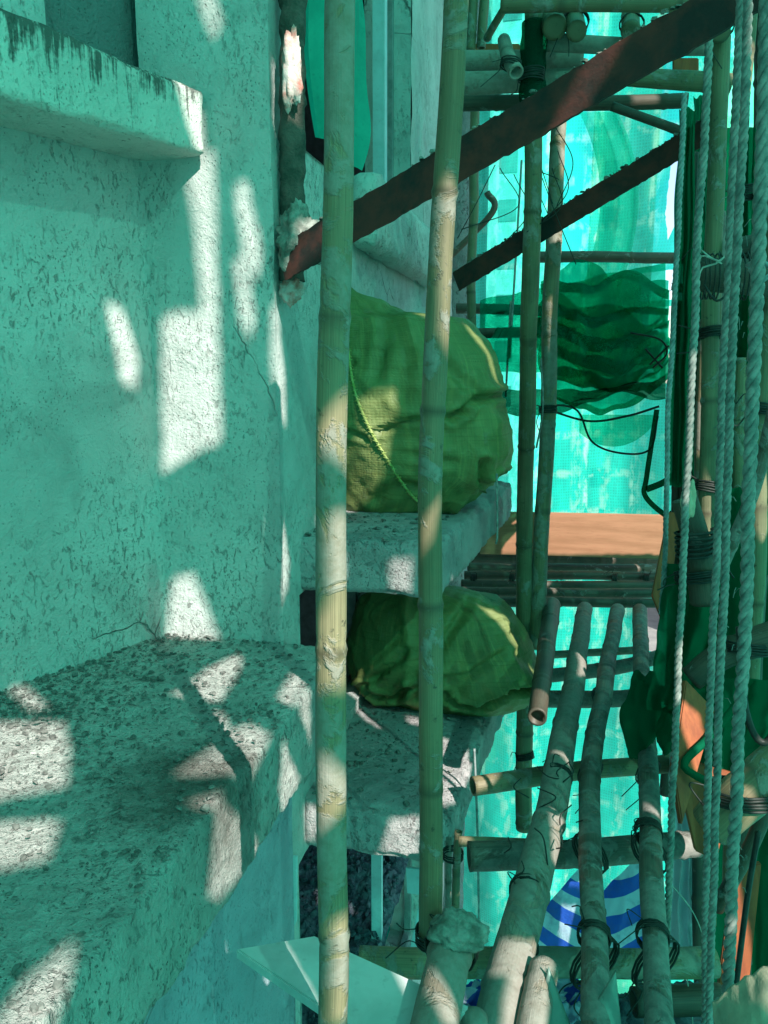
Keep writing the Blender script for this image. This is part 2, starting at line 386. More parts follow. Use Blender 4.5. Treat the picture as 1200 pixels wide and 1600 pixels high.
def m_sack():
    m, nt, out = mat('woven_sack')
    tc = nt.nodes.new('ShaderNodeTexCoord')
    sx = nd(nt, 'ShaderNodeSeparateXYZ', {'Vector': tc.outputs['UV']})
    w1 = math_(nt, 'SINE', math_(nt, 'MULTIPLY', sx.outputs[0], 6.283 * 190))
    w2 = math_(nt, 'SINE', math_(nt, 'MULTIPLY', sx.outputs[1], 6.283 * 130))
    wv = math_(nt, 'ADD', math_(nt, 'MULTIPLY', w1, 0.5), math_(nt, 'MULTIPLY', w2, 0.5))
    v = coords(nt)
    big = tex_noise(nt, v, 6, 5, 0.6)
    thr = tex_noise(nt, nd(nt, 'ShaderNodeMapping', {'Vector': tc.outputs['UV'], 'Scale': (120, 3, 1)}).outputs[0], 1.0, 3, 0.6)
    thr2 = tex_noise(nt, nd(nt, 'ShaderNodeMapping', {'Vector': tc.outputs['UV'], 'Scale': (5, 90, 1)}).outputs[0], 1.0, 3, 0.6)
    c = mix(nt, ramp(nt, big, [(0.35, 0.0), (0.65, 1.0)]), (0.12, 0.155, 0.05), (0.20, 0.24, 0.09))
    c = mix(nt, ramp(nt, thr, [(0.5, 0.0), (0.7, 0.35)]), c, (0.36, 0.36, 0.12))
    c = mix(nt, ramp(nt, thr2, [(0.55, 0.0), (0.7, 0.4)]), c, (0.08, 0.09, 0.015))
    c = mix(nt, ramp(nt, tex_noise(nt, v, 14, 5, 0.7), [(0.6, 0.0), (0.72, 0.5)]), c, (0.22, 0.22, 0.15))
    bs = nd(nt, 'ShaderNodeBsdfPrincipled', {'Base Color': c, 'Roughness': 0.5})
    bs.inputs['Specular IOR Level'].default_value = 0.4
    hh = math_(nt, 'ADD', math_(nt, 'MULTIPLY', wv, 0.12), math_(nt, 'MULTIPLY', tex_noise(nt, v, 38, 5, 0.6, 1.2), 1.5))
    bp = nd(nt, 'ShaderNodeBump', {'Height': hh, 'Strength': 0.5, 'Distance': 0.006})
    nt.links.new(bp.outputs[0], bs.inputs['Normal'])
    tr = nd(nt, 'ShaderNodeBsdfTranslucent', {'Color': c})
    mx = nd(nt, 'ShaderNodeMixShader', {0: 0.12, 1: bs.outputs[0], 2: tr.outputs[0]})
    nt.links.new(mx.outputs[0], out.inputs[0])
    return m
M['sack'] = m_sack()
M['thread'] = m_simple('seam_thread', (0.20, 0.26, 0.06), (0.34, 0.38, 0.14), 0.8, 60, 0.5)

def m_tarp():
    m, nt, out = mat('striped_tarp')
    tc = nt.nodes.new('ShaderNodeTexCoord')
    sx = nd(nt, 'ShaderNodeSeparateXYZ', {'Vector': tc.outputs['UV']})
    w = math_(nt, 'SINE', math_(nt, 'MULTIPLY', sx.outputs[1], 6.283 / 0.105))
    msk = ramp(nt, math_(nt, 'MULTIPLY', math_(nt, 'ADD', w, 1.0), 0.5), [(0.47, 0.0), (0.53, 1.0)])
    n = tex_noise(nt, coords(nt), 20, 5, 0.65)
    c = mix(nt, msk, (0.025, 0.10, 0.55), (0.50, 0.62, 0.78))
    c = mix(nt, ramp(nt, n, [(0.5, 0.0), (0.7, 0.5)]), c, (0.08, 0.12, 0.30))
    bs = nd(nt, 'ShaderNodeBsdfPrincipled', {'Base Color': c, 'Roughness': 0.45})
    bp = nd(nt, 'ShaderNodeBump', {'Height': n, 'Strength': 0.7, 'Distance': 0.012})
    nt.links.new(bp.outputs[0], bs.inputs['Normal'])
    tr = nd(nt, 'ShaderNodeBsdfTranslucent', {'Color': c})
    mx = nd(nt, 'ShaderNodeMixShader', {0: 0.5, 1: bs.outputs[0], 2: tr.outputs[0]})
    nt.links.new(mx.outputs[0], out.inputs[0])
    return m
M['tarp'] = m_tarp()

# ------------------------------------------------------------------ building
ZL = -0.782                                    # top of the big ledge
YC = 2.0                                      # face of the pier behind it
A1 = R(22)
pc = Yp(247, 700, YC)                         # inner corner between left wall and pier
WD = Vector((math.sin(A1), math.cos(A1), 0)) # direction of the left wall
WN = Vector((WD.y, -WD.x, 0))                # its normal, into the scaffold
CX = Yp(436, 700, YC).x                       # outer corner of the pier
XL = -0.592                             # outer edge of the ledge
C0 = Vector((pc.x, YC, 0))

def grid_panel(mb, o, du, u0, u1, z0, z1, n, step=0.03, amp=0.004, seed=0):
    nu = max(1, int(abs(u1 - u0) / step)); nz = max(1, int(abs(z1 - z0) / step))
    idx = []
    for i in range(nu + 1):
        for j in range(nz + 1):
            u = u0 + (u1 - u0) * i / nu; z = z0 + (z1 - z0) * j / nz
            p = Vector((o.x + du.x * u, o.y + du.y * u, z))
            k = noise.noise_vector(p * 2.3) * amp * 2.0 + noise.noise_vector(p * 9.0) * amp + noise.noise_vector(p * 28.0) * amp * 0.4
            k.z *= .3
            idx.append(mb.vert(p + k))
    for i in range(nu):
        for j in range(nz):
            a = i * (nz + 1) + j
            mb.face((a + mbase[0], a + nz + 1 + mbase[0], a + nz + 2 + mbase[0], a + 1 + mbase[0]))
    mbase[0] += (nu + 1) * (nz + 1)
mbase = [0]
def wall_open(name, mat_, parent, o, du, n, U, Z, openings, reveal=0.16, step=0.02, amp=0.004):
    mb = MB(); mbase[0] = 0
    us = sorted(set([U[0], U[1]] + [a for op in openings for a in op[:2]]))
    zs = sorted(set([Z[0], Z[1]] + [a for op in openings for a in op[2:4]]))
    for i in range(len(us) - 1):
        for j in range(len(zs) - 1):
            cu = (us[i] + us[i + 1]) / 2; cz = (zs[j] + zs[j + 1]) / 2
            if any(a < cu < b and c < cz < d for a, b, c, d in openings): continue
            st = step if (-1.6 < cz < 1.6) else 0.12
            grid_panel(mb, o, du, us[i], us[i + 1], zs[j], zs[j + 1], n, st, amp)
    up = Vector((0, 0, 1))
    for a, b, c, d in openings:
        q = [(a, c), (b, c), (b, d), (a, d)]
        for k in range(4):
            (u0, z0), (u1, z1) = q[k], q[(k + 1) % 4]
            p0 = o + du * u0 + up * z0; p1 = o + du * u1 + up * z1
            ii = [mb.vert(p0), mb.vert(p1), mb.vert(p1 - n * reveal), mb.vert(p0 - n * reveal)]
            mb.face(ii)
            mbase[0] += 4
    return mb.build(name, mat_, parent)

def hexslab(c, La, Lb, Lc, step, amp=0.004, er=0.02, rough=1.0, seed=0.0):
    """eroded concrete block; c = 8 corners, index abc with a,b,c in 0/1 -> a*4+b*2+c"""
    mb = MB(); cache = {}
    na, nb, nc = [max(1, int(L / step)) for L in (La, Lb, Lc)]
    def P(a, b, cc):
        key = (round(a, 5), round(b, 5), round(cc, 5))
        if key in cache: return cache[key]
        def tri(a, b, cc):
            r = Vector((0, 0, 0))
            for i in (0, 1):
                for j in (0, 1):
                    for k in (0, 1):
                        r += c[i * 4 + j * 2 + k] * ((a if i else 1 - a) * (b if j else 1 - b) * (cc if k else 1 - cc))
            return r
        p = tri(a, b, cc)
        d = sorted([min(a, 1 - a) * La, min(b, 1 - b) * Lb, min(cc, 1 - cc) * Lc])
        d2 = d[1]
        R_ = er * (1.0 + 1.3 * noise.noise(p * 7.0 + Vector((seed, 0, 0))) + 0.9 * noise.noise(p * 22.0))
        R_ = max(R_, er * 0.25)
        if d2 < R_:
            k = (1 - d2 / R_) ** 2 * 0.42
            q = tri(min(max(a, R_ / La), 1 - R_ / La), min(max(b, R_ / Lb), 1 - R_ / Lb), min(max(cc, R_ / Lc), 1 - R_ / Lc))
            p = p.lerp(q, k)
        p = p + noise.noise_vector(p * 5.0 + Vector((seed, 1, 2))) * amp + noise.noise_vector(p * 24.0) * amp * 0.55 * rough + noise.noise_vector(p * 70.0) * amp * 0.3 * rough
        cache[key] = mb.vert(p)
        return cache[key]
    def face(fn, n1, n2, flip):
        for i in range(n1):
            for j in range(n2):
                q = [fn(i / n1, j / n2), fn((i + 1) / n1, j / n2), fn((i + 1) / n1, (j + 1) / n2), fn(i / n1, (j + 1) / n2)]
                if flip: q.reverse()
                mb.face([P(*x) for x in q])
    face(lambda x, y: (0, x, y), nb, nc, True); face(lambda x, y: (1, x, y), nb, nc, False)
    face(lambda x, y: (x, 0, y), na, nc, False); face(lambda x, y: (x, 1, y), na, nc, True)
    face(lambda x, y: (x, y, 0), na, nb, True); face(lambda x, y: (x, y, 1), na, nb, False)
    return mb

bld = empty('apartment_building')
tag(bld, 'weathered plastered building wall with concrete ledges, hood and broken windows beside the scaffold', 'building')
up = Vector((0, 0, 1))
# left wall (turned 22 degrees), with a shallow darker recess above the hood
zt = 0.555
rz0 = zt + 0.13
u_a = (Pp(72, 60, C0, WN) - C0).dot(WD); u_b = (Pp(238, 60, C0, WN) - C0).dot(WD)
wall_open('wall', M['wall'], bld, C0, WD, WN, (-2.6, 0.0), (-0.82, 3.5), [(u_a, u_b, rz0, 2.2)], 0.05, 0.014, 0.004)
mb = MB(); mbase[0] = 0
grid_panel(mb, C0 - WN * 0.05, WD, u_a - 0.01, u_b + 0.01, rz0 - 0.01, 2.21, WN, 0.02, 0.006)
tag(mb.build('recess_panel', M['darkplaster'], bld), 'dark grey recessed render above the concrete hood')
# pier face towards the camera, then the facade that runs on beyond it
mb = MB(); mbase[0] = 0
nY = Vector((0, -1, 0))
gx0, gx1 = C0.x, CX
grid_panel(mb, Vector((gx0, YC, 0)), Vector((1, 0, 0)), 0, gx1 - gx0, -0.82, 3.5, nY, 0.012, 0.004)
mb.build('pier', M['wall'], bld)
# far facade x = CX, openings in metres along y from YC
o3 = Vector((CX, YC, 0)); dy = Vector((0, 1, 0)); nX = Vector((1, 0, 0))
def yat(u, v): return Xp(u, v, CX).y - YC
ops = [(0.16, yat(642, 100), Xp(520, 270, CX).z, 2.4),
       (0.14, 1.1, -1.30, -0.675),
       (0.08, 2.36, -3.6, -1.54)]
wall_open('facade', M['wall'], bld, o3, dy, nX, (0.0, 3.2), (-6, 3.5), ops, 0.22, 0.02, 0.005)
# lower wall under the ledge
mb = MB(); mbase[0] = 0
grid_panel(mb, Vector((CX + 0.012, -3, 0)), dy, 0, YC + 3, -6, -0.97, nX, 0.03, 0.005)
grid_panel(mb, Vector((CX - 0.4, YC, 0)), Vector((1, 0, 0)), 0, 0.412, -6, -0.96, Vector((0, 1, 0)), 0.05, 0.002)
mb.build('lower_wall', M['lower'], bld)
# closing planes that keep daylight out of the building
mb = MB()
def quad(mb, a, b, c, d):
    i = [mb.vert(x) for x in (a, b, c, d)]; mb.face(i)
quad(mb, Vector((-3.2, -3, -6)), Vector((-3.2, 6.2, -6)), Vector((-3.2, 6.2, 3.5)), Vector((-3.2, -3, 3.5)))
quad(mb, Vector((-3.2, -3, 3.5)), Vector((-3.2, 6.2, 3.5)), Vector((CX, 6.2, 3.5)), Vector((CX, -3, 3.5)))
quad(mb, Vector((-3.2, 6.2, -6)), Vector((CX, 6.2, -6)), Vector((CX, 6.2, 3.5)), Vector((-3.2, 6.2, 3.5)))
mb.build('back_wall', M['inside'], bld)

# big ledge
y0, y1 = -0.6, YC + 0.015
def corner8(x_in0, x_in1, x_out0, x_out1, y0, y1, z0, z1):
    c = []
    for a in (0, 1):            # a: y
        for b in (0, 1):        # b: inner / outer x
            for cc in (0, 1):   # c: z
                x = (x_in0, x_out0)[b] if a == 0 else (x_in1, x_out1)[b]
                c.append(Vector((x, (y0, y1)[a], (z0, z1)[cc])))
    return c
c = corner8(-2.2, -1.25, XL, XL, y0, y1, -0.995, ZL)
ledge = hexslab(c, y1 - y0, 1.0, 0.21, 0.009, 0.008, 0.009, 1.6).build('ledge', M['ledge'], bld)
# hood on the left wall
hb = Yp(322, 242, 1.97)
pr = 0.15
uh1 = (hb - C0).dot(WD)
hz0 = hb.z; hz1 = hz0 + 0.155
c = []
for a in (-2.6, uh1):
    for b in (-0.03, (hb - C0).dot(WN)):
        for cc in (hz0, hz1 + (0.0 if a > -1 else 0.08)):
            q = C0 + WD * a + WN * b; c.append(Vector((q.x, q.y, cc)))
hood = hexslab(c, uh1 + 2.6, 0.18, 0.16, 0.009, 0.0035, 0.012, 0.8, 3).build('hood', M['hood'], bld)
# two ledges beyond the pier
ZS2, ZS3, YS = -0.4975, -1.3525, 2.16
p_f = Zp(692, 845, ZS2); p_b = Zp(800, 752, ZS2)
c = corner8(CX - 0.02, CX - 0.02, p_f.x, p_b.x, YS, p_b.y, ZS2 - 0.17, ZS2)
hexslab(c, p_b.y - YS, 0.45, 0.17, 0.012, 0.006, 0.022, 1.2, 5).build('window_ledge', M['slab'], bld)
p_f3 = Zp(706, 1268, ZS3); p_b3 = Zp(778, 1118, ZS3)
c = corner8(CX - 0.02, CX - 0.02, p_f3.x, p_b3.x, YS - 0.02, p_b3.y + 0.45, ZS3 - 0.178, ZS3)
hexslab(c, p_b3.y - YS + 0.45, 0.5, 0.178, 0.012, 0.007, 0.03, 1.4, 9).build('window_ledge', M['slab'], bld)
# small sill beyond the brace
sz = Xp(560, 275, CX).z
ysA = Xp(548, 300, CX).y; ysB = Xp(668, 300, CX).y
c = corner8(CX - 0.02, CX - 0.02, CX + 0.09, CX + 0.09, ysA, ysB, sz - 0.26, sz)
hexslab(c, ysB - ysA, 0.11, 0.2, 0.03, 0.01, 0.03, 1.4, 12).build('sill', M['wall'], bld)
# windows
def box(mb, x0, x1, y0, y1, z0, z1):
    v = [mb.vert((x, y, z)) for x in (x0, x1) for y in (y0, y1) for z in (z0, z1)]
    for f in ((0, 1, 3, 2), (4, 6, 7, 5), (0, 4, 5, 1), (2, 3, 7, 6), (0, 2, 6, 4), (1, 5, 7, 3)): mb.face([v[i] for i in f])
def window(a, b, z0, z1, pale=False, mull=()):
    xf = CX - 0.12
    mb = MB()
    y0, y1 = YC + a, YC + b
    t = 0.035
    box(mb, xf, xf + .04, y0 + .002, y0 + t, z0 + .002, z1 - .002); box(mb, xf, xf + .04, y1 - t, y1 - .002, z0 + .002, z1 - .002)
    box(mb, xf + .002, xf + .038, y0 + t, y1 - t, z0 + .002, z0 + t); box(mb, xf + .002, xf + .038, y0 + t, y1 - t, z1 - t, z1 - .002)
    w = mb.build('window', M['frame'], bld, smooth=False)
    for f, wd in mull:
        mm = MB(); ym = y0 + (y1 - y0) * f
        box(mm, xf - .004, xf + .05, ym, ym + wd, z0 + t, z1 - t)
        mm.build('mullion', M['paleframe'], w, smooth=False)
    return w
window(*ops[0][:4], mull=((0.86, .05),))
window(*ops[1][:4])
window(*ops[2][:4], mull=((0.28, 0.03), (0.62, 0.03)))

# stucco-coated upper wall panel strips beyond the first window: column and rough pier at the end
c = corner8(CX - .3, CX - .3, CX + 0.11, CX + 0.11, 5.21, 5.62, -6, 3.4)
hexslab(c, 0.42, 0.4, 9.4, 0.06, 0.008, 0.03, 1.4, 2).build('end_pier', M['darkplaster'], bld)

# cloth hanging in the first window
mb = MB(); W_, H_ = 26, 60
ya, yb = Xp(498, 100, CX).y, Xp(588, 100, CX).y
base = 0
for j in range(H_ + 1):
    t = j / H_; z = 2.2 + (Xp(540, 235, CX).z - 2.2) * t
    for i in range(W_ + 1):
        s = i / W_
        w = 1.0 - 0.35 * max(0, (t - 0.8) / 0.2) ** 2
        y = ya + (yb - ya) * (0.5 + (s - 0.5) * w)
        x = CX - 0.045 + 0.022 * math.sin(s * 17 + t * 3) + 0.02 * noise.noise(Vector((s * 3, t * 5, 1)))
        mb.vert((x, y, z + 0.02 * math.sin(s * 9) * t))
for j in range(H_):
    for i in range(W_):
        a = j * (W_ + 1) + i; mb.face((a, a + 1, a + W_ + 2, a + W_ + 1))
tag(mb.build('hanging_cloth', M['cloth']), 'bright turquoise cloth hanging in the upper window behind the nearest bamboo pole', 'cloth')

# chips and flakes
def chips(mb, n, fn, smin, smax, flat=0.4):
    for _ in range(n):
        p, nrm = fn()
        s = smin + (smax - smin) * random.random() ** 4
        rot = Matrix.Rotation(random.random() * 6.28, 3, 'Z') @ Matrix.Rotation(random.gauss(0, 0.35), 3, 'X')
        k = random.randint(5, 7)
        top, bot = [], []
        for i in range(k):
            a = 6.283 * i / k + random.uniform(-.3, .3); r = s * random.uniform(.6, 1.1)
            q = Vector((math.cos(a) * r, math.sin(a) * r * random.uniform(.5, .9), 0))
            top.append(mb.vert(p + rot @ (q * 0.72 + Vector((0, 0, s * flat))))); bot.append(mb.vert(p + rot @ q))
        mb.face(top)
        for i in range(k): mb.face((bot[i], bot[(i + 1) % k], top[(i + 1) % k], top[i]))
mb = MB()
def on_ledge():
    while True:
        y = random.uniform(0.3, 2.0); x = random.uniform(-1.9, XL - 0.01)
        w = (Vector((x, y, 0)) - C0).dot(WN)
        if w > 0 and random.random() < 0.12 + 0.75 * math.exp(-w * 5) + 0.8 * max(0, noise.noise(Vector((x * 3, y * 3, 0)))):
            return Vector((x, y, ZL + 0.003 + random.uniform(0, .003))), up
chips(mb, 9000, on_ledge, 0.0010, 0.012, .35)
tag(mb.build('mortar_chips', M['chip'], smooth=False), 'loose mortar chips and grit strewn over the big ledge at lower left', 'chips', kind='stuff')
mb = MB()
chips(mb, 260, lambda: (Vector((random.uniform(CX, -0.38), random.uniform(YS + .01, 2.7), ZS2 + 0.001)), up), 0.002, 0.02)
tag(mb.build('mortar_chips', M['chip'], smooth=False), 'broken plaster flakes on the ledge under the upright sack', 'chips', kind='stuff')
mb = MB()
chips(mb, 320, lambda: (Vector((random.uniform(CX, -0.33), random.uniform(YS + .01, 2.9), ZS3 + 0.001)), up), 0.002, 0.018)
tag(mb.build('mortar_chips', M['chip'], smooth=False), 'grit and flakes on the ledge under the lying sack', 'chips', kind='stuff')
# rubble heap behind the lowest window
mb2 = MB()
def heap(x, y): return -3.16 + 0.12 * (y - 2.3) + 0.42 * (CX - x) / .95 + .08 * noise.noise(Vector((x * 4, y * 4, 0)))
n_ = 44
for i in range(n_ + 1):
    for j in range(n_ + 1):
        y = 2.12 + 2.22 * i / n_; x = CX - 0.95 + 0.9 * j / n_
        h = heap(x, y) + 0.05 * noise.noise(Vector((x * 14, y * 14, 0))) + 0.03 * noise.noise(Vector((x * 40, y * 40, 3)))
        mb2.vert((x, y, h))
for i in range(n_):
    for j in range(n_):
        a = i * (n_ + 1) + j; mb2.face((a, a + n_ + 1, a + n_ + 2, a + 1))
def on_heap():
    y = random.uniform(2.35, 4.2); x = random.uniform(CX - .9, CX - .07)
    return Vector((x, y, heap(x, y) + 0.02)), up
chips(mb2, 1500, on_heap, 0.008, 0.04, 0.7)
tag(mb2.build('rubble_heap', M['rubble'], smooth=False), 'dark heap of rubble behind the lowest broken window', 'rubble', kind='stuff')

# flaking steel post at the pier corner and its broken render
mb = MB()
pp = [Yp(457, v, YC + 0.05) for v in (-120, 0, 120, 240, 330, 440)]
path = catmull(pp, 0.012)
add_tube(mb, path, [pxr(p, 40) * (1 + 0.16 * noise.noise(p * 18) + .1 * noise.noise(p * 50)) for p in path], 18)
for v in mb.v: pass
mb.v = [tuple(Vector(v) + noise.noise_vector(Vector(v) * 45) * 0.006) for v in mb.v]
tag(mb.build('steel_post', M['rustpost']), 'dark flaking upright post fixed in the wall corner above the steel brace', 'post')
def lump(name, c_, sx, sy, sz_, mat_, label=None, cat=None, parent=None, seed=0, amp=0.3, fr=1.6, n=28, hi=1.0):
    mb = MB()
    for i in range(n + 1):
        th = math.pi * i / n
        for j in range(2 * n):
            ph = math.pi * j / n
            d = Vector((math.sin(th) * math.cos(ph), math.sin(th) * math.sin(ph), math.cos(th)))
            r = 1 + amp * noise.noise(d * fr + Vector((seed, 0, 0))) + hi * amp * .5 * noise.noise(d * fr * 3 + Vector((seed, 4, 0))) + hi * amp * .25 * noise.noise(d * fr * 8)
            mb.vert((c_[0] + d.x * r * sx, c_[1] + d.y * r * sy, c_[2] + d.z * r * sz_))
    for i in range(n):
        for j in range(2 * n):
            j2 = (j + 1) % (2 * n)
            mb.face((i * 2 * n + j, (i + 1) * 2 * n + j, (i + 1) * 2 * n + j2, i * 2 * n + j2), [(j / n, i / n), (j / n, (i + 1) / n), ((j + 1) / n, (i + 1) / n), ((j + 1) / n, i / n)])
    o = mb.build(name, mat_, parent)
    if label: tag(o, label, cat)
    return o
lump('render_patch', Yp(455, 110, YC + .0), .028, .012, .082, M['pink'], 'broken patch of white and pink render on the dark post', 'render patch', seed=3, amp=.5, n=22)
lump('mortar_lump', Yp(468, 375, YC - .005), .058, .05, .075, M['mortar'], 'lump of mortar packed round the foot of the long steel brace', 'mortar', seed=1, amp=.5, n=30)
lump('render_patch', Yp(455, 452, YC + .03), .032, .02, .032, M['pink'], 'pale chipped render just below the brace foot', 'render patch', seed=8, amp=.6, n=18)

# ------------------------------------------------------------------ steel braces (angle iron)
def angle_iron(name, pts, wpx, label, mat_=None):
    a, b = pts
    mb = MB()
    t = (b - a); L = t.length; t.normalize()
    side = t.cross(FWD).normalized()           # across the visible face
    if side.z < 0: side = -side
    dep = side.cross(t).normalized()
    if dep.dot(FWD) < 0: dep = -dep
    n = max(2, int(L / 0.012))
    base = []
    for i in range(n + 1):
        p = a + t * (L * i / n)
        w = pxr(p, wpx[0] + (wpx[1] - wpx[0]) * i / n) * 2 if i in () else (pxr(a, wpx[0]) * 2) * (1 - i / n) + (pxr(b, wpx[1]) * 2) * i / n
        e = 0.003 * noise.noise(p * 30) + .003 * noise.noise(p * 90)
        th = 0.007
        prof = [(-.5, 0), (.5, 0), (.5, w * .8), (.5 - th / w, w * .8), (.5 - th / w, th), (-.5, th)]
        base.append([mb.vert(p + side * (s * w + (e if abs(s) > .45 else 0)) + dep * (d)) for s, d in prof])
    for i in range(n):
        for k in range(6):
            mb.face((base[i][k], base[i][(k + 1) % 6], base[i + 1][(k + 1) % 6], base[i + 1][k]))
    mb.face(base[0]); mb.face(list(reversed(base[-1])))
    # mortar crust on the upper flange
    o = mb.build(name, mat_ or M['steel'], smooth=False)
    tag(o, label, 'steel brace', 'rusty steel braces')
    cb = MB()
    def f():
        s = random.random(); p = a.lerp(b, s); w = (pxr(a, wpx[0]) * (1 - s) + pxr(b, wpx[1]) * s)
        return p + side * (w + .002) + dep * random.uniform(0, w), up
    chips(cb, 260, f, .003, .012, .6)
    tag(cb.build('mortar_crust', M['mortar'], o, smooth=False), kind='stuff')
    return o
angle_iron('steel_brace', (Yp(440, 412, 1.97), Yp(1185, -25, 1.42)), (54, 74), 'long dark red rusty steel brace slanting up from the wall to the top right corner')
angle_iron('steel_brace', (Yp(712, 440, 2.95), Yp(1110, 200, 2.55)), (30, 36), 'shorter dark steel brace slanting up behind the thin bamboo poles')

# ------------------------------------------------------------------ bamboo
def bamboo(pts, w, material, label, group, name='bamboo_pole', seg=16, node=0.3, hollow=True, wob=0.007, phase=None):
    path = catmull(pts, 0.012)
    r0, r1 = pxr(pts[0], w[0]), pxr(pts[-1], w[1])
    Ls = [0]
    for i in range(1, len(path)): Ls.append(Ls[-1] + (path[i] - path[i - 1]).length)
    L = Ls[-1]
    node = node * random.uniform(.85, 1.15)
    ph = random.uniform(0.1, node) if phase is None else phase
    P2, rad, nds = [], [], []
    prev = None
    for p, l in zip(path, Ls):
        r = r0 + (r1 - r0) * l / L
        d = ((l - ph) % node); d = min(d, node - d)
        k = (l - ph) // node
        g = math.exp(-(d / (0.006 + r * .1)) ** 2)
        rr = r * (1 + 0.10 * g - 0.05 * math.exp(-((d - 0.012) / 0.008) ** 2))
        rr *= 1 + 0.05 * noise.noise(p * 5) + .015 * noise.noise(p * 30)
        P2.append(p + noise.noise_vector(p * 3.0) * wob + Vector((noise.noise(Vector((k, ph, 0))), noise.noise(Vector((0, k, ph))), 0)) * wob * 0.3)
        rad.append(rr); nds.append(min(1, g * 1.1))
    mb = MB()
    rings = add_tube(mb, P2, rad, seg, cap=False, nodes=nds)
    T, N = frames(P2)
    for ri, sgn in ((0, -1), (-1, 1)):
        ring = rings[ri][0]; c_ = P2[ri]; r = rad[ri]; t = T[ri]
        prevr = ring
        for f, dz, nn in (((0.74, 0.0, .3), (0.70, -0.03, 1.0)) if hollow else ((0.6, 0.002, .3),)):
            new = []
            for q in ring:
                v = Vector(mb.v[q]) - c_
                new.append(mb.vert(c_ + v * f + t * (sgn * dz), nn))
            for k in range(seg):
                k2 = (k + 1) % seg
                mb.face((prevr[k], prevr[k2], new[k2], new[k]) if sgn > 0 else (prevr[k2], prevr[k], new[k], new[k2]))
            prevr = new
        mb.face(prevr if sgn > 0 else list(reversed(prevr)))
    o = mb.build(name, M[material])
    return tag(o, label, 'bamboo pole', group)
G_UP = 'upright bamboo poles of the scaffold'
G_DK = 'bamboo poles laid lengthwise as the lower deck'
G_CR = 'crosswise bamboo poles of the scaffold'
bamboo([Yp(538, -60, 1.0), Yp(532, 250, 1.0), Yp(522, 620, 1.0), Yp(521, 1000, 1.0), Yp(519, 1400, 1.0), Yp(515, 1700, 1.0)], (49, 47), 'b_tan', 'nearest upright bamboo pole, thick and cement-stained, in front of the plastered wall', G_UP, seg=24, node=0.45, phase=0.42)
bamboo([Yp(714, -60, 1.37), Yp(698, 220, 1.37), Yp(683, 480, 1.36), Yp(674, 800, 1.35), Yp(673, 1150, 1.35), Yp(674, 1475, 1.34)], (40, 37), 'b_brown', 'upright bamboo pole passing in front of both green sacks', G_UP, seg=20, node=0.34)
bamboo([Yp(836, 20, 2.6), Yp(830, 400, 2.75), Yp(820, 800, 3.12), Yp(819, 1050, 3.22), Yp(819, 1295, 3.22)], (28, 26), 'b_green', 'upright bamboo pole just right of the green sacks, standing in front of the orange board', G_UP, node=0.4)
bamboo([Yp(874, 175, 3.2), Yp(862, 420, 3.2), Yp(856, 640, 3.2), Yp(843, 900, 3.2), Yp(836, 1010, 3.2)], (24, 24), 'b_tan', 'thin sun-patched upright bamboo leaning behind the lower steel brace', G_UP, node=0.35)
bamboo([Yp(742, 150, 4.1), Yp(736, 520, 4.1)], (15, 14), 'b_brown', 'slim dark bamboo upright beside the rough end pier', G_UP)
bamboo([Yp(760, -40, 3.6), Yp(752, 75, 3.6)], (15, 15), 'b_brown', 'short slim bamboo end hanging at the top, right one of the pair', G_UP)
bamboo([Yp(740, -40, 3.6), Yp(735, 80, 3.6)], (17, 17), 'b_brown', 'short slim bamboo end hanging at the top, left one of the pair', G_UP)
bamboo([Yp(1126, 60, 2.3), Yp(1113, 420, 2.3), Yp(1104, 800, 2.3), Yp(1098, 1010, 2.3)], (27, 26), 'b_green', 'olive bamboo upright behind the twin ropes', G_UP, node=0.3)
bamboo([Yp(1176, -40, 2.6), Yp(1150, 300, 2.6), Yp(1133, 700, 2.6), Yp(1120, 1000, 2.6)], (20, 20), 'b_green', 'slender bright green bamboo between the twin ropes and the thickest rope', G_UP)
bamboo([Yp(1215, 330, 2.2), Yp(1193, 600, 2.2), Yp(1183, 820, 2.2), Yp(1170, 1150, 2.2)], (28, 27), 'b_green', 'olive bamboo upright at the right border of the picture', G_UP)
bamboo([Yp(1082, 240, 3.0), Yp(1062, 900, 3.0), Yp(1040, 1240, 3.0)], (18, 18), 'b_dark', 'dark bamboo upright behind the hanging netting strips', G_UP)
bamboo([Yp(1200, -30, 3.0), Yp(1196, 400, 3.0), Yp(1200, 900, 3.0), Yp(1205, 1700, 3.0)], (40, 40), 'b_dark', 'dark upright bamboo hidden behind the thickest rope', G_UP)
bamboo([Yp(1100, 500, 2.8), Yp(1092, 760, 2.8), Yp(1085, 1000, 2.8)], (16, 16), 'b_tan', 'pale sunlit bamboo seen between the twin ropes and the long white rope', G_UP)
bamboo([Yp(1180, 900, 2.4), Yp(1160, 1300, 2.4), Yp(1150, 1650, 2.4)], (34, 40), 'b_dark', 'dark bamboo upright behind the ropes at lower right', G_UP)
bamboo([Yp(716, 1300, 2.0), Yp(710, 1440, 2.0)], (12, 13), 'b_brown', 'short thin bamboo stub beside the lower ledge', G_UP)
bamboo([Yp(702, 1310, 2.05), Yp(699, 1450, 2.05)], (10, 10), 'b_grey', 'thin grey stub tied next to the brown one below the ledge', G_UP)

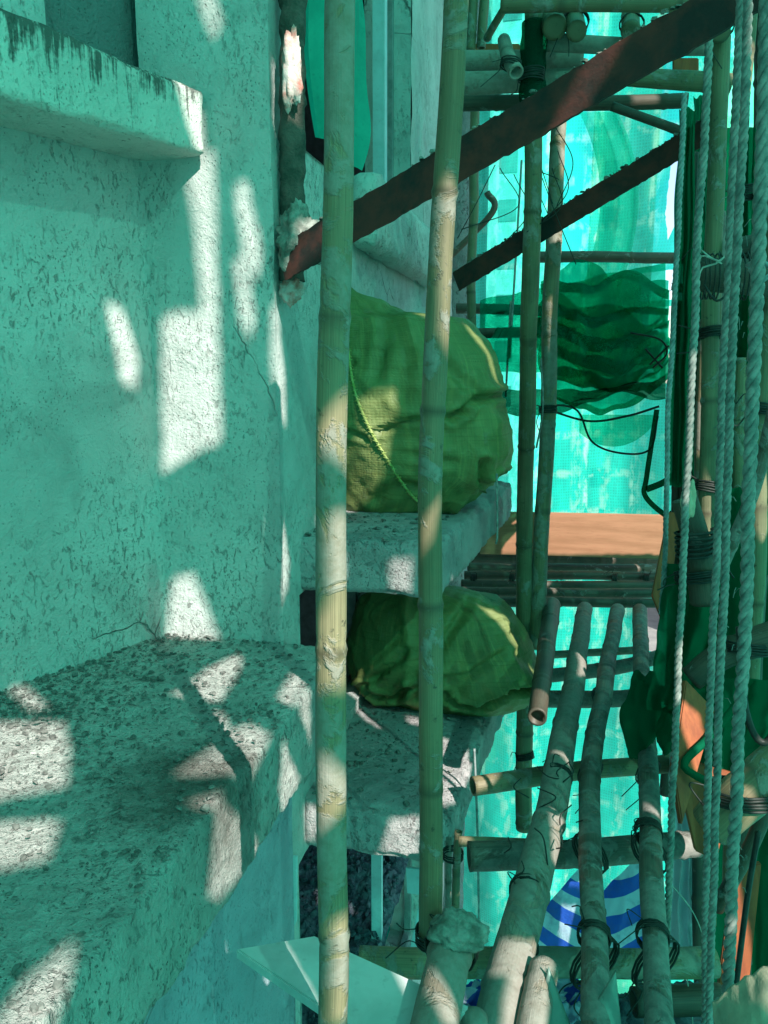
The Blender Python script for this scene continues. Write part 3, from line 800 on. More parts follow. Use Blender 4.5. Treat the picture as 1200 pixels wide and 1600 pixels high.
bamboo([Yp(1064, 470, 2.9), Yp(1052, 900, 2.9), Yp(1044, 1100, 2.9)], (12, 12), 'b_dark', 'thin dark upright stick beside the dark green strip', G_UP)
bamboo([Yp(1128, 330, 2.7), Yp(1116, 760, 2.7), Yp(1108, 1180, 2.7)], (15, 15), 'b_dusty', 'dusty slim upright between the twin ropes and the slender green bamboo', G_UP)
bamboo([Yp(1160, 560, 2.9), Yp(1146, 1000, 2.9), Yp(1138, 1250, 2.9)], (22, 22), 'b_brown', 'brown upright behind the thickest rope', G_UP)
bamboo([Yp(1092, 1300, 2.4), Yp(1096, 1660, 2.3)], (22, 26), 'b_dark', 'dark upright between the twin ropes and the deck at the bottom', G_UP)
bamboo([Yp(1215, 620, 1.9), Yp(1180, 760, 1.95), Yp(1120, 900, 2.0)], (20, 20), 'b_dusty', 'slanting dusty stick crossing behind the thickest rope', G_CR)
bamboo([Yp(1225, 1120, 1.8), Yp(1190, 1280, 1.8), Yp(1120, 1420, 1.85)], (22, 22), 'b_dark', 'dark slanting stick above the standing orange plank', G_CR)
for q_ in range(9):
    u_ = 1068 + q_ * 15 + random.uniform(-5, 5); y_ = random.uniform(2.5, 3.4); v_ = random.uniform(-40, 500)
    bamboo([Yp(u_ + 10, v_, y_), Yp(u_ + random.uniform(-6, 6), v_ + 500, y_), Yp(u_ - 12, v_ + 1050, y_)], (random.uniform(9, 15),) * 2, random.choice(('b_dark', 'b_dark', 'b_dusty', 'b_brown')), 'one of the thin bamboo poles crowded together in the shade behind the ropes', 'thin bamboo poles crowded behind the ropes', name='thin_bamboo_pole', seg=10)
ZD = -1.15
bamboo([Zp(755, 1720, ZD), Zp(800, 1500, ZD), Zp(852, 1300, ZD), Zp(890, 1100, ZD), Zp(915, 952, ZD)], (84, 24), 'b_grey', 'pale cement-coated deck pole, the leftmost of the three long ones', G_DK, seg=24)
bamboo([Zp(928, 1720, ZD), Zp(928, 1500, ZD), Zp(921, 1230, ZD), Zp(942, 1080, ZD), Zp(966, 952, ZD)], (50, 22), 'b_dusty', 'split dark deck pole, the middle one of the three long ones', G_DK, seg=20)
bamboo([Zp(1035, 1720, ZD), Zp(1024, 1500, ZD), Zp(1012, 1200, ZD), Zp(1003, 1050, ZD), Zp(1000, 952, ZD)], (48, 22), 'b_dusty', 'dark deck pole, the rightmost of the three long ones', G_DK, seg=20)
bamboo([Zp(658, 1720, -1.06), Zp(680, 1600, -1.06), Zp(712, 1455, -1.06)], (82, 66), 'b_grey', 'thick grey bamboo end tied to the foot of the upright in front of the sacks', G_DK, seg=24)
bamboo([Zp(815, 1720, -1.13), Zp(832, 1600, -1.13), Zp(850, 1515, -1.13)], (56, 46), 'b_grey', 'short deck pole end beside the pale long deck pole', G_DK, seg=20)
bamboo([Zp(862, 945, -1.0), Zp(850, 1040, -1.0), Zp(840, 1122, -1.0)], (26, 30), 'b_dark', 'hollow bamboo end poking out beside the lying sack', G_DK, seg=20)
bamboo([Zp(735, 1700, -1.1), Zp(742, 1590, -1.1)], (50, 44), 'b_grey', 'blunt bamboo end at the bottom edge between the board and the pale deck pole', G_DK, seg=20)
# crosswise
zc = -1.27
bamboo([Zp(560, 1497, zc), Zp(830, 1505, zc), Zp(1120, 1502, zc)], (44, 44), 'b_tan', 'nearest crosswise pole under the deck, its tan middle lit by the sun', G_CR, seg=20)
bamboo([Zp(733, 1338, zc), Zp(900, 1332, zc), Zp(1090, 1318, zc)], (44, 40), 'b_dusty', 'dark crosswise pole above the striped tarpaulin', G_CR, seg=20)
bamboo([Zp(716, 1315, zc - .02), Zp(860, 1318, zc - .02)], (16, 16), 'b_tan', 'thin tan stick lying against the crosswise pole above the tarpaulin', G_CR)
bamboo([Zp(738, 1228, zc), Zp(880, 1208, zc), Zp(1050, 1192, zc)], (30, 28), 'b_brown', 'brown crosswise pole halfway along the deck', G_CR)
bamboo([Zp(848, 1092, zc), Zp(960, 1092, zc), Zp(1035, 1082, zc)], (26, 26), 'b_dusty', 'dark crosswise pole near the far end of the deck', G_CR)
bamboo([Zp(850, 1058, zc), Zp(950, 1045, zc), Zp(1030, 1025, zc)], (22, 22), 'b_dusty', 'dark slanting crosswise pole at the far end of the deck', G_CR)
bamboo([Zp(860, 1022, zc), Zp(1010, 1014, zc)], (12, 12), 'b_tan', 'thin tan crosswise stick at the far end of the deck', G_CR)
bamboo([Zp(990, 1565, zc - .1), Zp(1130, 1560, zc - .1)], (44, 44), 'b_dark', 'dark crosswise pole low at the right under the deck', G_CR)
# bamboo platform: poles side by side, running crosswise
G_PL = 'bamboo poles tied side by side as the far platform'
plz = -1.12
rows = [(868, 25), (886, 13), (899, 13), (912, 13), (926, 14), (942, 14)]
names = ['farthest', 'second farthest', 'third', 'fourth', 'fifth, with pale sun spots,', 'nearest']
for k, (v, w) in enumerate(rows):
    w2 = w + 2
    a = Zp(706 + (30 - 5 * k), v, plz - .02 * (k % 2)); b = Zp(1040, v + 4 - k, plz - .02 * (k % 2))
    bamboo([a, (a + b) / 2 + Vector((0, 0, random.uniform(-.01, .01))), b], (w2, w2 - 1), 'b_dark', '%s pole of the dark bamboo platform below the orange board' % names[k], G_PL, seg=14)
bamboo([Zp(760, 850, -1.05), Zp(865, 850, -1.05)], (20, 20), 'b_dark', 'short square-ended pole lying on top of the platform', G_PL)
# upper scaffold
bamboo([Yp(784, 6, 2.5), Yp(1085, 6, 2.5)], (26, 24), 'b_brown', 'crosswise pole along the top border of the picture', G_CR)
bamboo([Yp(716, 130, 2.75), Yp(830, 126, 2.75), Yp(930, 120, 2.75)], (34, 30), 'b_grey', 'mortar-crusted crosswise pole below the curled bamboo stub', G_CR)
bamboo([Yp(725, 98, 2.85), Yp(830, 96, 2.85), Yp(910, 94, 2.85)], (34, 32), 'b_grey', 'mortar-crusted crosswise pole above its twin left of the long brace', G_CR)
bamboo([Yp(940, 118, 2.5), Yp(1040, 126, 2.5), Yp(1142, 134, 2.5)], (26, 30), 'b_green', 'crosswise pole with a sunlit cut end at upper right', G_CR)
bamboo([Yp(855, 66, 2.7), Yp(1000, 72, 2.7), Yp(1130, 76, 2.7)], (26, 24), 'b_grey', 'grey crosswise pole running behind the top end of the long brace', G_CR)
bamboo([Yp(712, 162, 2.9), Yp(1075, 158, 2.9)], (24, 22), 'b_dark', 'almost black crosswise pole behind the long brace', G_CR)
bamboo([Yp(955, 165, 2.8), Yp(1070, 206, 2.8)], (14, 14), 'b_dark', 'thin dark slanting stick under the black crosswise pole', G_CR)
bamboo([Yp(835, 402, 4.8), Yp(1080, 404, 4.8)], (17, 17), 'b_dark', 'dark crosswise pole high in front of the far netting', G_CR)
bamboo([Yp(700, 405, 4.9), Yp(770, 330, 4.9), Yp(760, 300, 4.9)], (10, 10), 'b_dark', 'thin dark stick by the rough end pier', G_CR)
bamboo([Yp(712, 482, 4.6), Yp(880, 486, 4.6)], (16, 16), 'b_dark', 'dark crosswise pole behind the upright sack', G_CR)
bamboo([Yp(740, 520, 4.4), Yp(900, 520, 4.4)], (16, 16), 'b_dark', 'lower dark crosswise pole behind the upright sack', G_CR)
bamboo([Yp(800, -10, 3.2), Yp(762, 62, 3.4)], (12, 12), 'b_brown', 'thin slanting stick at the top beside the slim pair', G_CR)
# stubby ends of the upper deck pointing at the camera
G_ST = 'bamboo ends of the upper deck pointing towards the viewer'
for (a, b, w, lb) in (((845, -10, 2.9), (868, 44, 2.55), (34, 36), 'leftmost green bamboo end under the top pole'),
                      ((885, -15, 2.9), (902, 50, 2.55), (28, 31), 'knobbly green bamboo end, second from the left under the top pole'),
                      ((985, -10, 2.9), (986, 48, 2.6), (27, 29), 'bamboo end just above the middle of the long brace'),
                      ((1142, -10, 2.5), (1124, 50, 2.2), (28, 30), 'round green bamboo end next to the top of the ropes')):
    bamboo([Yp(*a), Yp(*b)], w, 'b_green', lb, G_ST, hollow=False, node=.12)
bamboo([Yp(789, 62, 2.6), Yp(795, 90, 2.45), Yp(806, 112, 2.4)], (20, 24), 'b_grey', 'curled grey bamboo stub with an open hollow end beside the wrapped upright', G_ST, node=.2)
# lumpy knots at right
bamboo([Yp(1092, 430, 2.1), Yp(1150, 432, 2.1), Yp(1240, 440, 2.1)], (52, 60), 'b_dark', 'thick dark crosswise pole lashed behind the ropes at right', G_CR, seg=20)
bamboo([Yp(1140, 396, 2.3), Yp(1240, 380, 2.3)], (44, 48), 'b_dark', 'dark pole end above the lashed joint at right', G_CR, seg=18)
bamboo([Yp(1110, 1290, 1.5), Yp(1165, 1240, 1.5), Yp(1230, 1195, 1.55)], (66, 84), 'b_brown', 'thick brown bamboo end with a pale cut jutting in at lower right', G_CR, seg=24)
bamboo([Yp(1080, 1060, 2.0), Yp(1130, 1025, 2.0), Yp(1230, 990, 2.0)], (40, 50), 'b_dark', 'dark crosswise pole above the orange planks at right', G_CR, seg=20)
bamboo([Yp(1070, 780, 2.1), Yp(1090, 850, 2.1), Yp(1100, 940, 2.1)], (40, 44), 'b_dark', 'dark wrapped pole joint hanging beside the bright white rope', G_CR, seg=18)

# ------------------------------------------------------------------ lashings
def lashing(p, axis, r, label, n=4, pitch=0.006, mat_='tie', tail=True, tr=0.0022):
    mb = MB(); axis = axis.normalized()
    n0 = axis.cross(FWD).normalized(); b0 = axis.cross(n0)
    pts = []
    for i in range(n * 14 + 1):
        a = 2 * math.pi * i / 14
        rr = r * 1.03 + 0.002 + 0.002 * noise.noise(Vector((a, p.x * 9, 0)))
        pts.append(p + axis * (pitch * (a / 6.283 - n / 2) + .003 * noise.noise(Vector((a * .7, 3, p.z)))) + (n0 * math.cos(a) + b0 * math.sin(a)) * rr)
    add_tube(mb, pts, tr, 5)
    if tail:
        for s in (0, 1):
            q = pts[-1 if s else 0]
            d = (q - p).normalized()
            t = [q, q + d * .02 + Vector((random.uniform(-.02, .02), 0, random.uniform(-.03, .01))), q + d * .03 + Vector((random.uniform(-.04, .04), 0, random.uniform(-.07, 0)))]
            add_tube(mb, catmull(t, .005), tr * .6, 4)
    return tag(mb.build('lashing', M[mat_]), label, 'lashing', 'black strip lashings on the bamboo joints')
V = Vector
lashing(Yp(674, 1462, 1.34), V((0, 0, 1)), .028, 'black strip lashing at the foot of the upright in front of the sacks', 5)
lashing(Zp(705, 1480, -1.06), V((.1, 1, 0)), .046, 'lashing round the thick grey bamboo end near the board', 4)
lashing(Zp(928, 1462, ZD), V((0, 1, 0)), .030, 'lashing on the split middle deck pole below the tarpaulin', 4)
lashing(Zp(1020, 1462, ZD), V((0, 1, 0)), .030, 'lashing with a loop on the right deck pole below the tarpaulin', 4)
lashing(Zp(826, 1395, ZD), V((.15, 1, 0)), .040, 'lashing round the pale deck pole left of the tarpaulin', 3)
lashing(Zp(1013, 1300, ZD), V((0, 1, 0)), .030, 'lashing on the right deck pole above the tarpaulin', 6)
lashing(Zp(872, 1215, ZD), V((.1, 1, 0)), .036, 'lashing with loose ends on the pale deck pole halfway along', 4)
lashing(Yp(708, 1335, 2.02), V((0, 0, 1)), .026, 'lashing round the two thin stubs below the ledge', 4)
for u, lb in ((740, 'left'), (800, 'middle left'), (960, 'middle right'), (1010, 'right')):
    lashing(Zp(u, 905, plz - .0), V((1, 0, 0)), .028, 'lashing across the far platform, the %s one' % lb, 7, .004)
lashing(Yp(870, 30, 2.62), V((.1, -1, .3)), .041, 'lashing on the leftmost green bamboo end at the top', 2)
lashing(Yp(899, 34, 2.6), V((.1, -1, .3)), .036, 'lashing on the knobbly bamboo end at the top', 3)
lashing(Yp(987, 38, 2.64), V((0, -1, .3)), .033, 'lashing on the bamboo end above the long brace', 2)
lashing(Yp(1126, 40, 2.25), V((-.1, -1, .3)), .030, 'lashing on the round bamboo end near the ropes', 2)
lashing(Yp(1110, 432, 2.08), V((1, 0, 0)), .050, 'tangled lashing on the thick lashed pole at right', 4, .011)
lashing(Yp(1155, 432, 2.08), V((1, 0, 0)), .052, 'second lashing on the thick lashed pole, behind the thickest rope', 4, .011)
lashing(Yp(798, 100, 2.42), V((.2, .2, 1)), .026, 'lashing round the curled grey stub', 4)
lashing(Yp(830, 118, 2.58), V((0, 0, 1)), .036, 'lashing on the wrapped upright beside the curled stub', 6)
lashing(Yp(1085, 850, 2.08), V((.1, 0, -1)), .042, 'wide dark strip lashing beside the bright white rope', 6, .012, tr=.004)
for nm, xs in (('the pale deck pole', (801, 846, 873, 894)), ('the middle deck pole', (929, 922, 922, 940)), ('the right deck pole', (1024, 1016, 1012, 1004))):
    for u_, v_, cn, r__ in zip(xs, (1503, 1333, 1206, 1090), ('nearest crosswise pole', 'crosswise pole above the tarpaulin', 'brown crosswise pole', 'far dark crosswise pole'), (.05, .043, .036, .034)):
        lashing(Zp(u_, v_, (ZD + zc) / 2), V((random.choice((-1, 1)) * .9, 1, .25)), r__ * 1.15, 'black strip lashing where %s crosses the %s' % (nm, cn), 3, .007, tr=.0026)
for u_, v_, y_, r__, lb in ((1106, 760, 2.3, .03, 'knotted strip on the olive upright behind the twin ropes'), (1112, 520, 2.3, .03, 'strip tie on the olive upright below the lashed joint'),
                          (1190, 640, 2.2, .032, 'strip tie on the olive upright at the right border'), (1170, 300, 2.6, .03, 'strip tie on the slender green bamboo'),
                          (1088, 900, 2.1, .05, 'ragged strip knot beside the lower end of the wrapped pole joint'), (1160, 1240, 1.5, .06, 'strip tie round the thick brown bamboo end'),
                          (1165, 1010, 2.0, .05, 'strip tie on the dark pole above the orange planks'), (1062, 450, 4.8, .04, 'strip tie at the end of the high dark crosswise pole'),
                          (820, 1180, 3.22, .036, 'strip tie on the green upright beside the lying sack'), (856, 640, 3.2, .032, 'strip tie on the sun-patched upright')):
    lashing(Yp(u_, v_, y_), V((random.uniform(-.3, .3), .2, 1)), r__, lb, 5, .006, tr=.003)
def wire(name, pts, r, mat_, label, cat='wire', group=None):
    mb = MB(); bez(mb, pts, r, 5)
    return tag(mb.build(name, M[mat_]), label, cat, group)
wire('wire', [Yp(1090, 425, 2.0), Yp(1096, 400, 1.98), Yp(1125, 408, 1.96), Yp(1135, 398, 1.96), Yp(1118, 412, 1.97), Yp(1098, 418, 1.98), Yp(1092, 432, 1.98)], .0022, 'tie_pale', 'pale looped wire end on the lashed joint left of the twin ropes')
wire('wire', [Yp(1095, 390, 2.0), Yp(1110, 402, 1.98), Yp(1128, 412, 1.98)], .0018, 'tie_pale', 'straight pale wire stub above the looped wire end')
wire('wire', [Yp(1168, 415, 1.15), Yp(1185, 408, 1.12), Yp(1210, 425, 1.1), Yp(1190, 440, 1.1), Yp(1172, 420, 1.12)], .0035, 'rope_dirty', 'grey strap knotted round the thickest rope', 'strap')
wire('wire', [Yp(1100, 445, 2.0), Yp(1120, 470, 1.98), Yp(1145, 452, 1.98)], .003, 'tie', 'black wire loop under the lashed joint')
for i in range(10):
    a = (random.uniform(750, 880), random.uniform(180, 300))
    wire('twig', [Yp(a[0], a[1] - 20, 2.7), Yp(a[0] + random.uniform(-30, 30), a[1] + 40, 2.72), Yp(a[0] + random.uniform(-60, 60), a[1] + random.uniform(60, 120), 2.7)], .0016, 'tie', 'thin black loose strip dangling near the long brace', 'loose strip', 'thin loose strips dangling near the long brace')
for i in range(9):
    a = (random.uniform(780, 900), random.uniform(1190, 1310))
    wire('twig', [Zp(a[0], a[1], -1.1), Zp(a[0] + random.uniform(-20, 30), a[1] + 15, -1.09), Zp(a[0] + random.uniform(-20, 50), a[1] + random.uniform(10, 60), -1.12)], .0018, 'tie', 'thin black loose strip on the deck beside the pale pole', 'loose strip', 'thin loose strips on the deck')
wire('wire', [Yp(741, 1170, 2.3), Yp(746, 1300, 2.3), Yp(749, 1480, 2.3)], .004, 'rope_dirty', 'thin blue-grey cord hanging left of the pale deck pole', 'cord')
wire('wire', [Yp(1066, 1480, 1.6), Yp(1075, 1540, 1.6), Yp(1085, 1620, 1.6)], .0015, 'tie_pale', 'thin pale thread hanging at the lower right', 'thread')
wire('wire', [Yp(1030, 1360, 1.8), Yp(1090, 1440, 1.8), Yp(1118, 1560, 1.8)], .0015, 'tie_pale', 'thin pale thread crossing behind the twin ropes', 'thread')
wire('cable', [Yp(1185, 1300, 1.5), Yp(1168, 1400, 1.5), Yp(1150, 1540, 1.5)], .006, 'tie', 'black cable slanting down in front of the orange plank', 'cable')
wire('cable', [Yp(1155, 980, 1.45), Yp(1165, 1110, 1.45), Yp(1195, 1160, 1.45), Yp(1240, 1090, 1.45)], .007, 'tie', 'black hose looping at the right border', 'hose')
wire('wire', [Yp(798, 470, 4.2), Yp(790, 620, 4.2)], .006, 'rope', 'thin white cord beside the upright sack', 'cord')
wire('wire', [Yp(815, 250, 4.2), Yp(806, 400, 4.2), Yp(796, 560, 4.2)], .006, 'rope_dirty', 'grey cord hanging left of the green upright', 'cord')
wire('wire', [Yp(845, 560, 2.9), Yp(848, 640, 2.9), Yp(838, 700, 2.9)], .004, 'rope', 'thin cord beside the sun-patched upright', 'cord')
wire('wire', [Yp(776, 740, 2.35), Yp(777, 830, 2.35), Yp(775, 850, 2.35)], .0035, 'rope', 'short white string hanging over the ledge corner', 'string')

# ------------------------------------------------------------------ ropes
def rope(pts, wpx, label, mat_='rope'):
    path = catmull(pts, 0.006)
    r = pxr(pts[0], wpx)
    T, N = frames(path)
    mb = MB(); L = 0
    pitch = r * 6.4
    for s in range(3):
        q = []; L = 0
        for i, p in enumerate(path):
            if i: L += (p - path[i - 1]).length
            a = 2 * math.pi * (L / pitch + s / 3)
            B = T[i].cross(N[i])
            q.append(p + (N[i] * math.cos(a) + B * math.sin(a)) * r * .52 + noise.noise_vector(p * 9) * r * .35)
        add_tube(mb, q, r * .56, 8)
    return tag(mb.build('rope', M[mat_]), label, 'rope', 'twisted ropes hanging at the right')
rope([Yp(1110, 40, 1.7), Yp(1090, 400, 1.7), Yp(1080, 620, 1.7), Yp(1070, 800, 1.7), Yp(1062, 1000, 1.7), Yp(1048, 1300, 1.7), Yp(1042, 1480, 1.7)], 13, 'long white rope, bright in the sun halfway down, left of the twin ropes')
rope([Yp(1070, 145, 2.2), Yp(1055, 450, 2.2), Yp(1044, 650, 2.2), Yp(1040, 850, 2.2), Yp(1032, 960, 2.2)], 9, 'thinnest dirty rope, farthest left of the ropes', 'rope_dirty')
rope([Yp(1160, -60, 1.25), Yp(1148, 200, 1.25), Yp(1132, 560, 1.25), Yp(1118, 900, 1.25), Yp(1106, 1200, 1.25), Yp(1100, 1680, 1.25)], 14, 'left one of the twin ropes, dropping from the top border')
rope([Yp(1172, -60, 1.2), Yp(1162, 200, 1.2), Yp(1144, 560, 1.2), Yp(1132, 900, 1.2), Yp(1118, 1250, 1.2), Yp(1106, 1680, 1.2)], 15, 'right one of the twin ropes, whiter at its top end')
rope([Yp(1202, -60, 1.1), Yp(1192, 250, 1.1), Yp(1180, 520, 1.1), Yp(1166, 900, 1.1), Yp(1152, 1200, 1.1), Yp(1135, 1620, 1.1)], 23, 'thickest rope, nearest the right border')

mb = MB()
for q_ in range(60):
    p = Yp(random.choice((1148, 1132, 1165, 1160)) + random.uniform(-6, 6), random.uniform(300, 1400), 1.2)
    u_ = p + V((random.uniform(-.012, .012), random.uniform(-.01, .01), random.uniform(-.02, .01)))
    add_tube(mb, [p, p.lerp(u_, .5) + V((0, 0, .004)), u_], .0006, 4)
tag(mb.build('loose_fibres', M['rope']), 'loose frayed fibres sticking out along the twin ropes', 'fibres', kind='stuff')

# ------------------------------------------------------------------ sacks
def sack(name, prof, y, dep, label, creases=(), tilt=0.0, seed=0, lie=False, n=150, m=110, amp=.02):
    """prof: list of (v, uL, uR) from top to bottom in the photograph's frame at depth y; body swells dep metres each way"""
    mb = MB()
    vs = [p[0] for p in prof]
    def interp(v):
        for i in range(len(prof) - 1):
            if prof[i][0] <= v <= prof[i + 1][0]:
                t = (v - prof[i][0]) / (prof[i + 1][0] - prof[i][0])
                t2 = t
                return prof[i][1] + (prof[i + 1][1] - prof[i][1]) * t2, prof[i][2] + (prof[i + 1][2] - prof[i][2]) * t2
        return prof[-1][1:]
    v0, v1 = vs[0], vs[-1]
    Wm = 0; rows = []
    for i in range(m + 1):
        s = i / m
        ss = 0.5 - 0.5 * math.cos(math.pi * s)
        v = v0 + (v1 - v0) * ss
        uL, uR = interp(v)
        a = Yp(uL, v, y); b = Yp(uR, v, y)
        rows.append((a, b, ss))
        Wm = max(Wm, (b - a).length / 2)
    for i, (a, b, ss) in enumerate(rows):
        c_ = (a + b) / 2; hw = (b - a).length / 2
        k = hw / Wm
        d = dep * (k ** 0.75) * (0.55 + 0.45 * math.sin(math.pi * min(1, max(0, ss * 0.9 + .08))))
        # flatten bottom
        for j in range(n):
            ph = 2 * math.pi * j / n
            cx, sy = math.cos(ph), math.sin(ph)
            e = 0.72
            px_ = math.copysign(abs(cx) ** e, cx) * hw; py_ = math.copysign(abs(sy) ** e, sy) * d
            p = Vector((c_.x + px_, c_.y + py_, c_.z))
            q = p * 4.2 + Vector((seed, 0, 0))
            rd = 1 - abs(noise.noise(q + noise.noise_vector(q * .8) * .8)) * 2
            q2 = p * 11 + Vector((0, seed, 0)); q2.z *= .6
            rd2 = 1 - abs(noise.noise(q2 + noise.noise_vector(q2 * .5) * 1.0)) * 2
            q3 = Vector((p.x * 30, p.y * 30, p.z * 14))
            rd3 = 1 - abs(noise.noise(q3 + noise.noise_vector(p * 9) * 1.3)) * 2
            disp = amp * (rd - .5) + amp * .5 * (rd2 - .5) + amp * .2 * (rd3 - .5)
            for (pts, w, dp) in creases:
                best = 0
                for t in range(len(pts) - 1):
                    A, B = pts[t], pts[t + 1]
                    if p.y > y + 0.02: continue
                    ab = B - A; ab.y = 0
                    ap = p - A; ap.y = 0
                    h = max(0, min(1, ap.dot(ab) / ab.length_squared))
                    dd = (ap - ab * h).length
                    if dd < w * 3:
                        best = max(best, dp * (math.exp(-(dd / w) ** 2) - .45 * math.exp(-((dd - w * 1.8) / w) ** 2)), key=abs)
                disp -= best
            # (creases summed above)
            nrm = Vector((px_ / max(hw, .02), py_ / max(d, .02), (0.5 - ss) * 1.2)).normalized()
            q4 = Vector((p.x * 16 + p.z * 9, p.y * 10, p.z * 7 - p.x * 5 + seed))
            disp += amp * .35 * ((1 - abs(noise.noise(q4)) * 2.6) ** 3 if abs(noise.noise(q4)) < .38 else 0)
            fade = min(1, hw / 0.05)
            mb.vert(p + nrm * disp * fade)
    for i in range(m):
        for j in range(n):
            j2 = (j + 1) % n
            mb.face((i * n + j, (i + 1) * n + j, (i + 1) * n + j2, i * n + j2),
                    [(j / n, i / m), (j / n, (i + 1) / m), ((j + 1) / n, (i + 1) / m), ((j + 1) / n, i / m)])
    mb.face(list(range(n))); mb.face([m * n + k for k in range(n)][::-1])
    root = empty(name, (0, 0, 0))
    tag(root, label, 'sack', 'green woven sacks of rubble')
    mb.build('sack_body', M['sack'], root)
    return root, mb
def surf_y(mb, x, z):           # front surface depth near (x,z)
    best = None
    for v in mb.v:
        dd = (v[0] - x) ** 2 + (v[2] - z) ** 2
        if v[1] < ymid[0] and (best is None or dd < best[0]): best = (dd, v[1])
    return best[1] if best else ymid[0]
ymid = [0]
ys = 2.70
cr = [([Yp(612, 668, ys), Yp(661, 651, ys), Yp(739, 640, ys)], .010, .030),
      ([Yp(614, 484, ys), Yp(622, 530, ys), Yp(612, 585, ys)], .022, .022), ([Yp(551, 660, ys), Yp(600, 676, ys)], .010, .018),
      ([Yp(784, 616, ys), Yp(750, 622, ys), Yp(720, 650, ys)], .012, .028), ([Yp(722, 800, ys), Yp(756, 757, ys), Yp(762, 712, ys)], .014, .035),
      ([Yp(790, 738, ys), Yp(760, 755, ys)], .010, .03), ([Yp(665, 700, ys), Yp(720, 712, ys)], .016, .012), ([Yp(690, 560, ys), Yp(740, 600, ys), Yp(790, 640, ys)], .02, .014),
      ([Yp(551, 590, ys), Yp(573, 566, ys)], .012, .014), ([Yp(600, 770, ys), Yp(640, 740, ys), Yp(690, 760, ys)], .018, .014),
      ([Yp(631, 494, ys), Yp(655, 560, ys), Yp(650, 620, ys)], .02, .018)]
prof = [(455, 546, 556), (462, 542, 572), (470, 538, 592), (480, 534, 616), (490, 528, 630), (495, 522, 668), (498, 519, 728), (511, 516, 744), (556, 512, 774), (604, 510, 789), (617, 509, 785), (640, 509, 792), (673, 509, 798), (703, 510, 799), (735, 512, 790), (755, 514, 762), (775, 518, 742), (790, 524, 722), (799, 540, 700)]
s1, mbs = sack('rubble_sack', prof, ys, .24, 'big bulging green woven sack standing upright on the upper ledge', cr, seed=2, amp=.011)
ymid[0] = ys
sm = MB()
seam = [(560, 520), (566, 546), (581, 608), (605, 664), (631, 716), (653, 757), (672, 785)]
pts = []
for u, v in seam:
    q = Yp(u, v, ys); pts.append(Vector((q.x, surf_y(mbs, q.x, q.z) - .004, q.z)))
pts = catmull(pts, .008)
add_tube(sm, pts, .0048, 6)
for i, p in enumerate(pts[::2]):
    add_tube(sm, [p + V((-.010, -.004, .003 * (-1) ** i)), p + V((.010, -.004, -.004 * (-1) ** i))], .0018, 4)
sm.build('seam', M['thread'], s1)
# pointed ear at the tied corner
em = MB(); q0 = Yp(548, 452, ys)
for k in range(14):
    a = 6.283 * k / 14
    em.vert(Yp(552, 458, ys) + V((.018 * math.cos(a), .02 * math.sin(a), -.0)))
t_ = em.vert(Yp(546, 446, ys))
for k in range(14): em.face((k, (k + 1) % 14, t_))
em.build('tied_corner', M['sack'], s1)

yl = 3.0
cl = [([Yp(586, 1046, yl), Yp(605, 1062, yl), Yp(632, 1062, yl), Yp(655, 1040, yl)], .014, .045), ([Yp(655, 985, yl), Yp(620, 1015, yl), Yp(590, 1040, yl)], .016, .025),
      ([Yp(690, 1016, yl), Yp(705, 1045, yl), Yp(722, 1068, yl), Yp(756, 1074, yl), Yp(803, 1050, yl), Yp(840, 1058, yl)], .012, .045),
      ([Yp(691, 1027, yl), Yp(739, 1022, yl), Yp(790, 996, yl)], .016, .018), ([Yp(691, 1001, yl), Yp(712, 965, yl), Yp(734, 936, yl)], .018, .022),
      ([Yp(560, 1000, yl), Yp(575, 1050, yl), Yp(600, 1085, yl)], .018, .02), ([Yp(810, 1000, yl), Yp(836, 1030, yl)], .014, .014), ([Yp(660, 925, yl), Yp(672, 980, yl), Yp(668, 1060, yl)], .02, .03)]
prof = [(920, 600, 715), (925, 585, 745), (935, 570, 782), (948, 562, 799), (970, 556, 812), (992, 553, 825), (1022, 552, 839), (1050, 553, 845), (1068, 556, 842), (1080, 562, 830), (1090, 572, 805), (1097, 590, 770)]
s2, mbl = sack('rubble_sack', prof, yl, .26, 'sagging green woven sack lying on the lower ledge, its folded end to the right', cl, seed=6, n=160, amp=.012)

# ------------------------------------------------------------------ boards and planks
def plank(name, c4, th, mat_, label, cat, group=None, seg=10):
    """c4: four corners in order; thickness extruded along the normal away from the viewer"""
    a, b, c_, d = c4
    n = (b - a).cross(d - a).normalized()
    if n.dot(a) < 0: n = -n
    bm = bmesh.new()
    vs = [bm.verts.new(p) for p in (a, b, c_, d)] + [bm.verts.new(p + n * th) for p in (a, b, c_, d)]
    for f in ((0, 1, 2, 3), (7, 6, 5, 4), (0, 4, 5, 1), (1, 5, 6, 2), (2, 6, 7, 3), (3, 7, 4, 0)): bm.faces.new([vs[i] for i in f])
    bmesh.ops.recalc_face_normals(bm, faces=bm.faces)
    bmesh.ops.bevel(bm, geom=list(bm.edges), offset=min(.003, th * .2), segments=2, affect='EDGES')
    me = bpy.data.meshes.new(name); bm.to_mesh(me); bm.free()
    o = link_mesh(name, me, mat_, smooth=False)
    return tag(o, label, cat, group)
zb = -1.08
zb = -1.08
plank('white_board', [Zp(368, 1482, zb), Zp(492, 1461, zb), Zp(742, 1575, zb), Zp(600, 1640, zb)], .022, M['whiteboard'], 'pale painted board lying across behind the nearest bamboo pole', 'board')
yo = 4.35
plank('orange_board', [Yp(752, 800, yo), Yp(1048, 806, yo), Yp(1046, 874, yo), Yp(750, 866, yo)], .04, M['plank'], 'wide orange board set on edge behind the far bamboo platform', 'board')
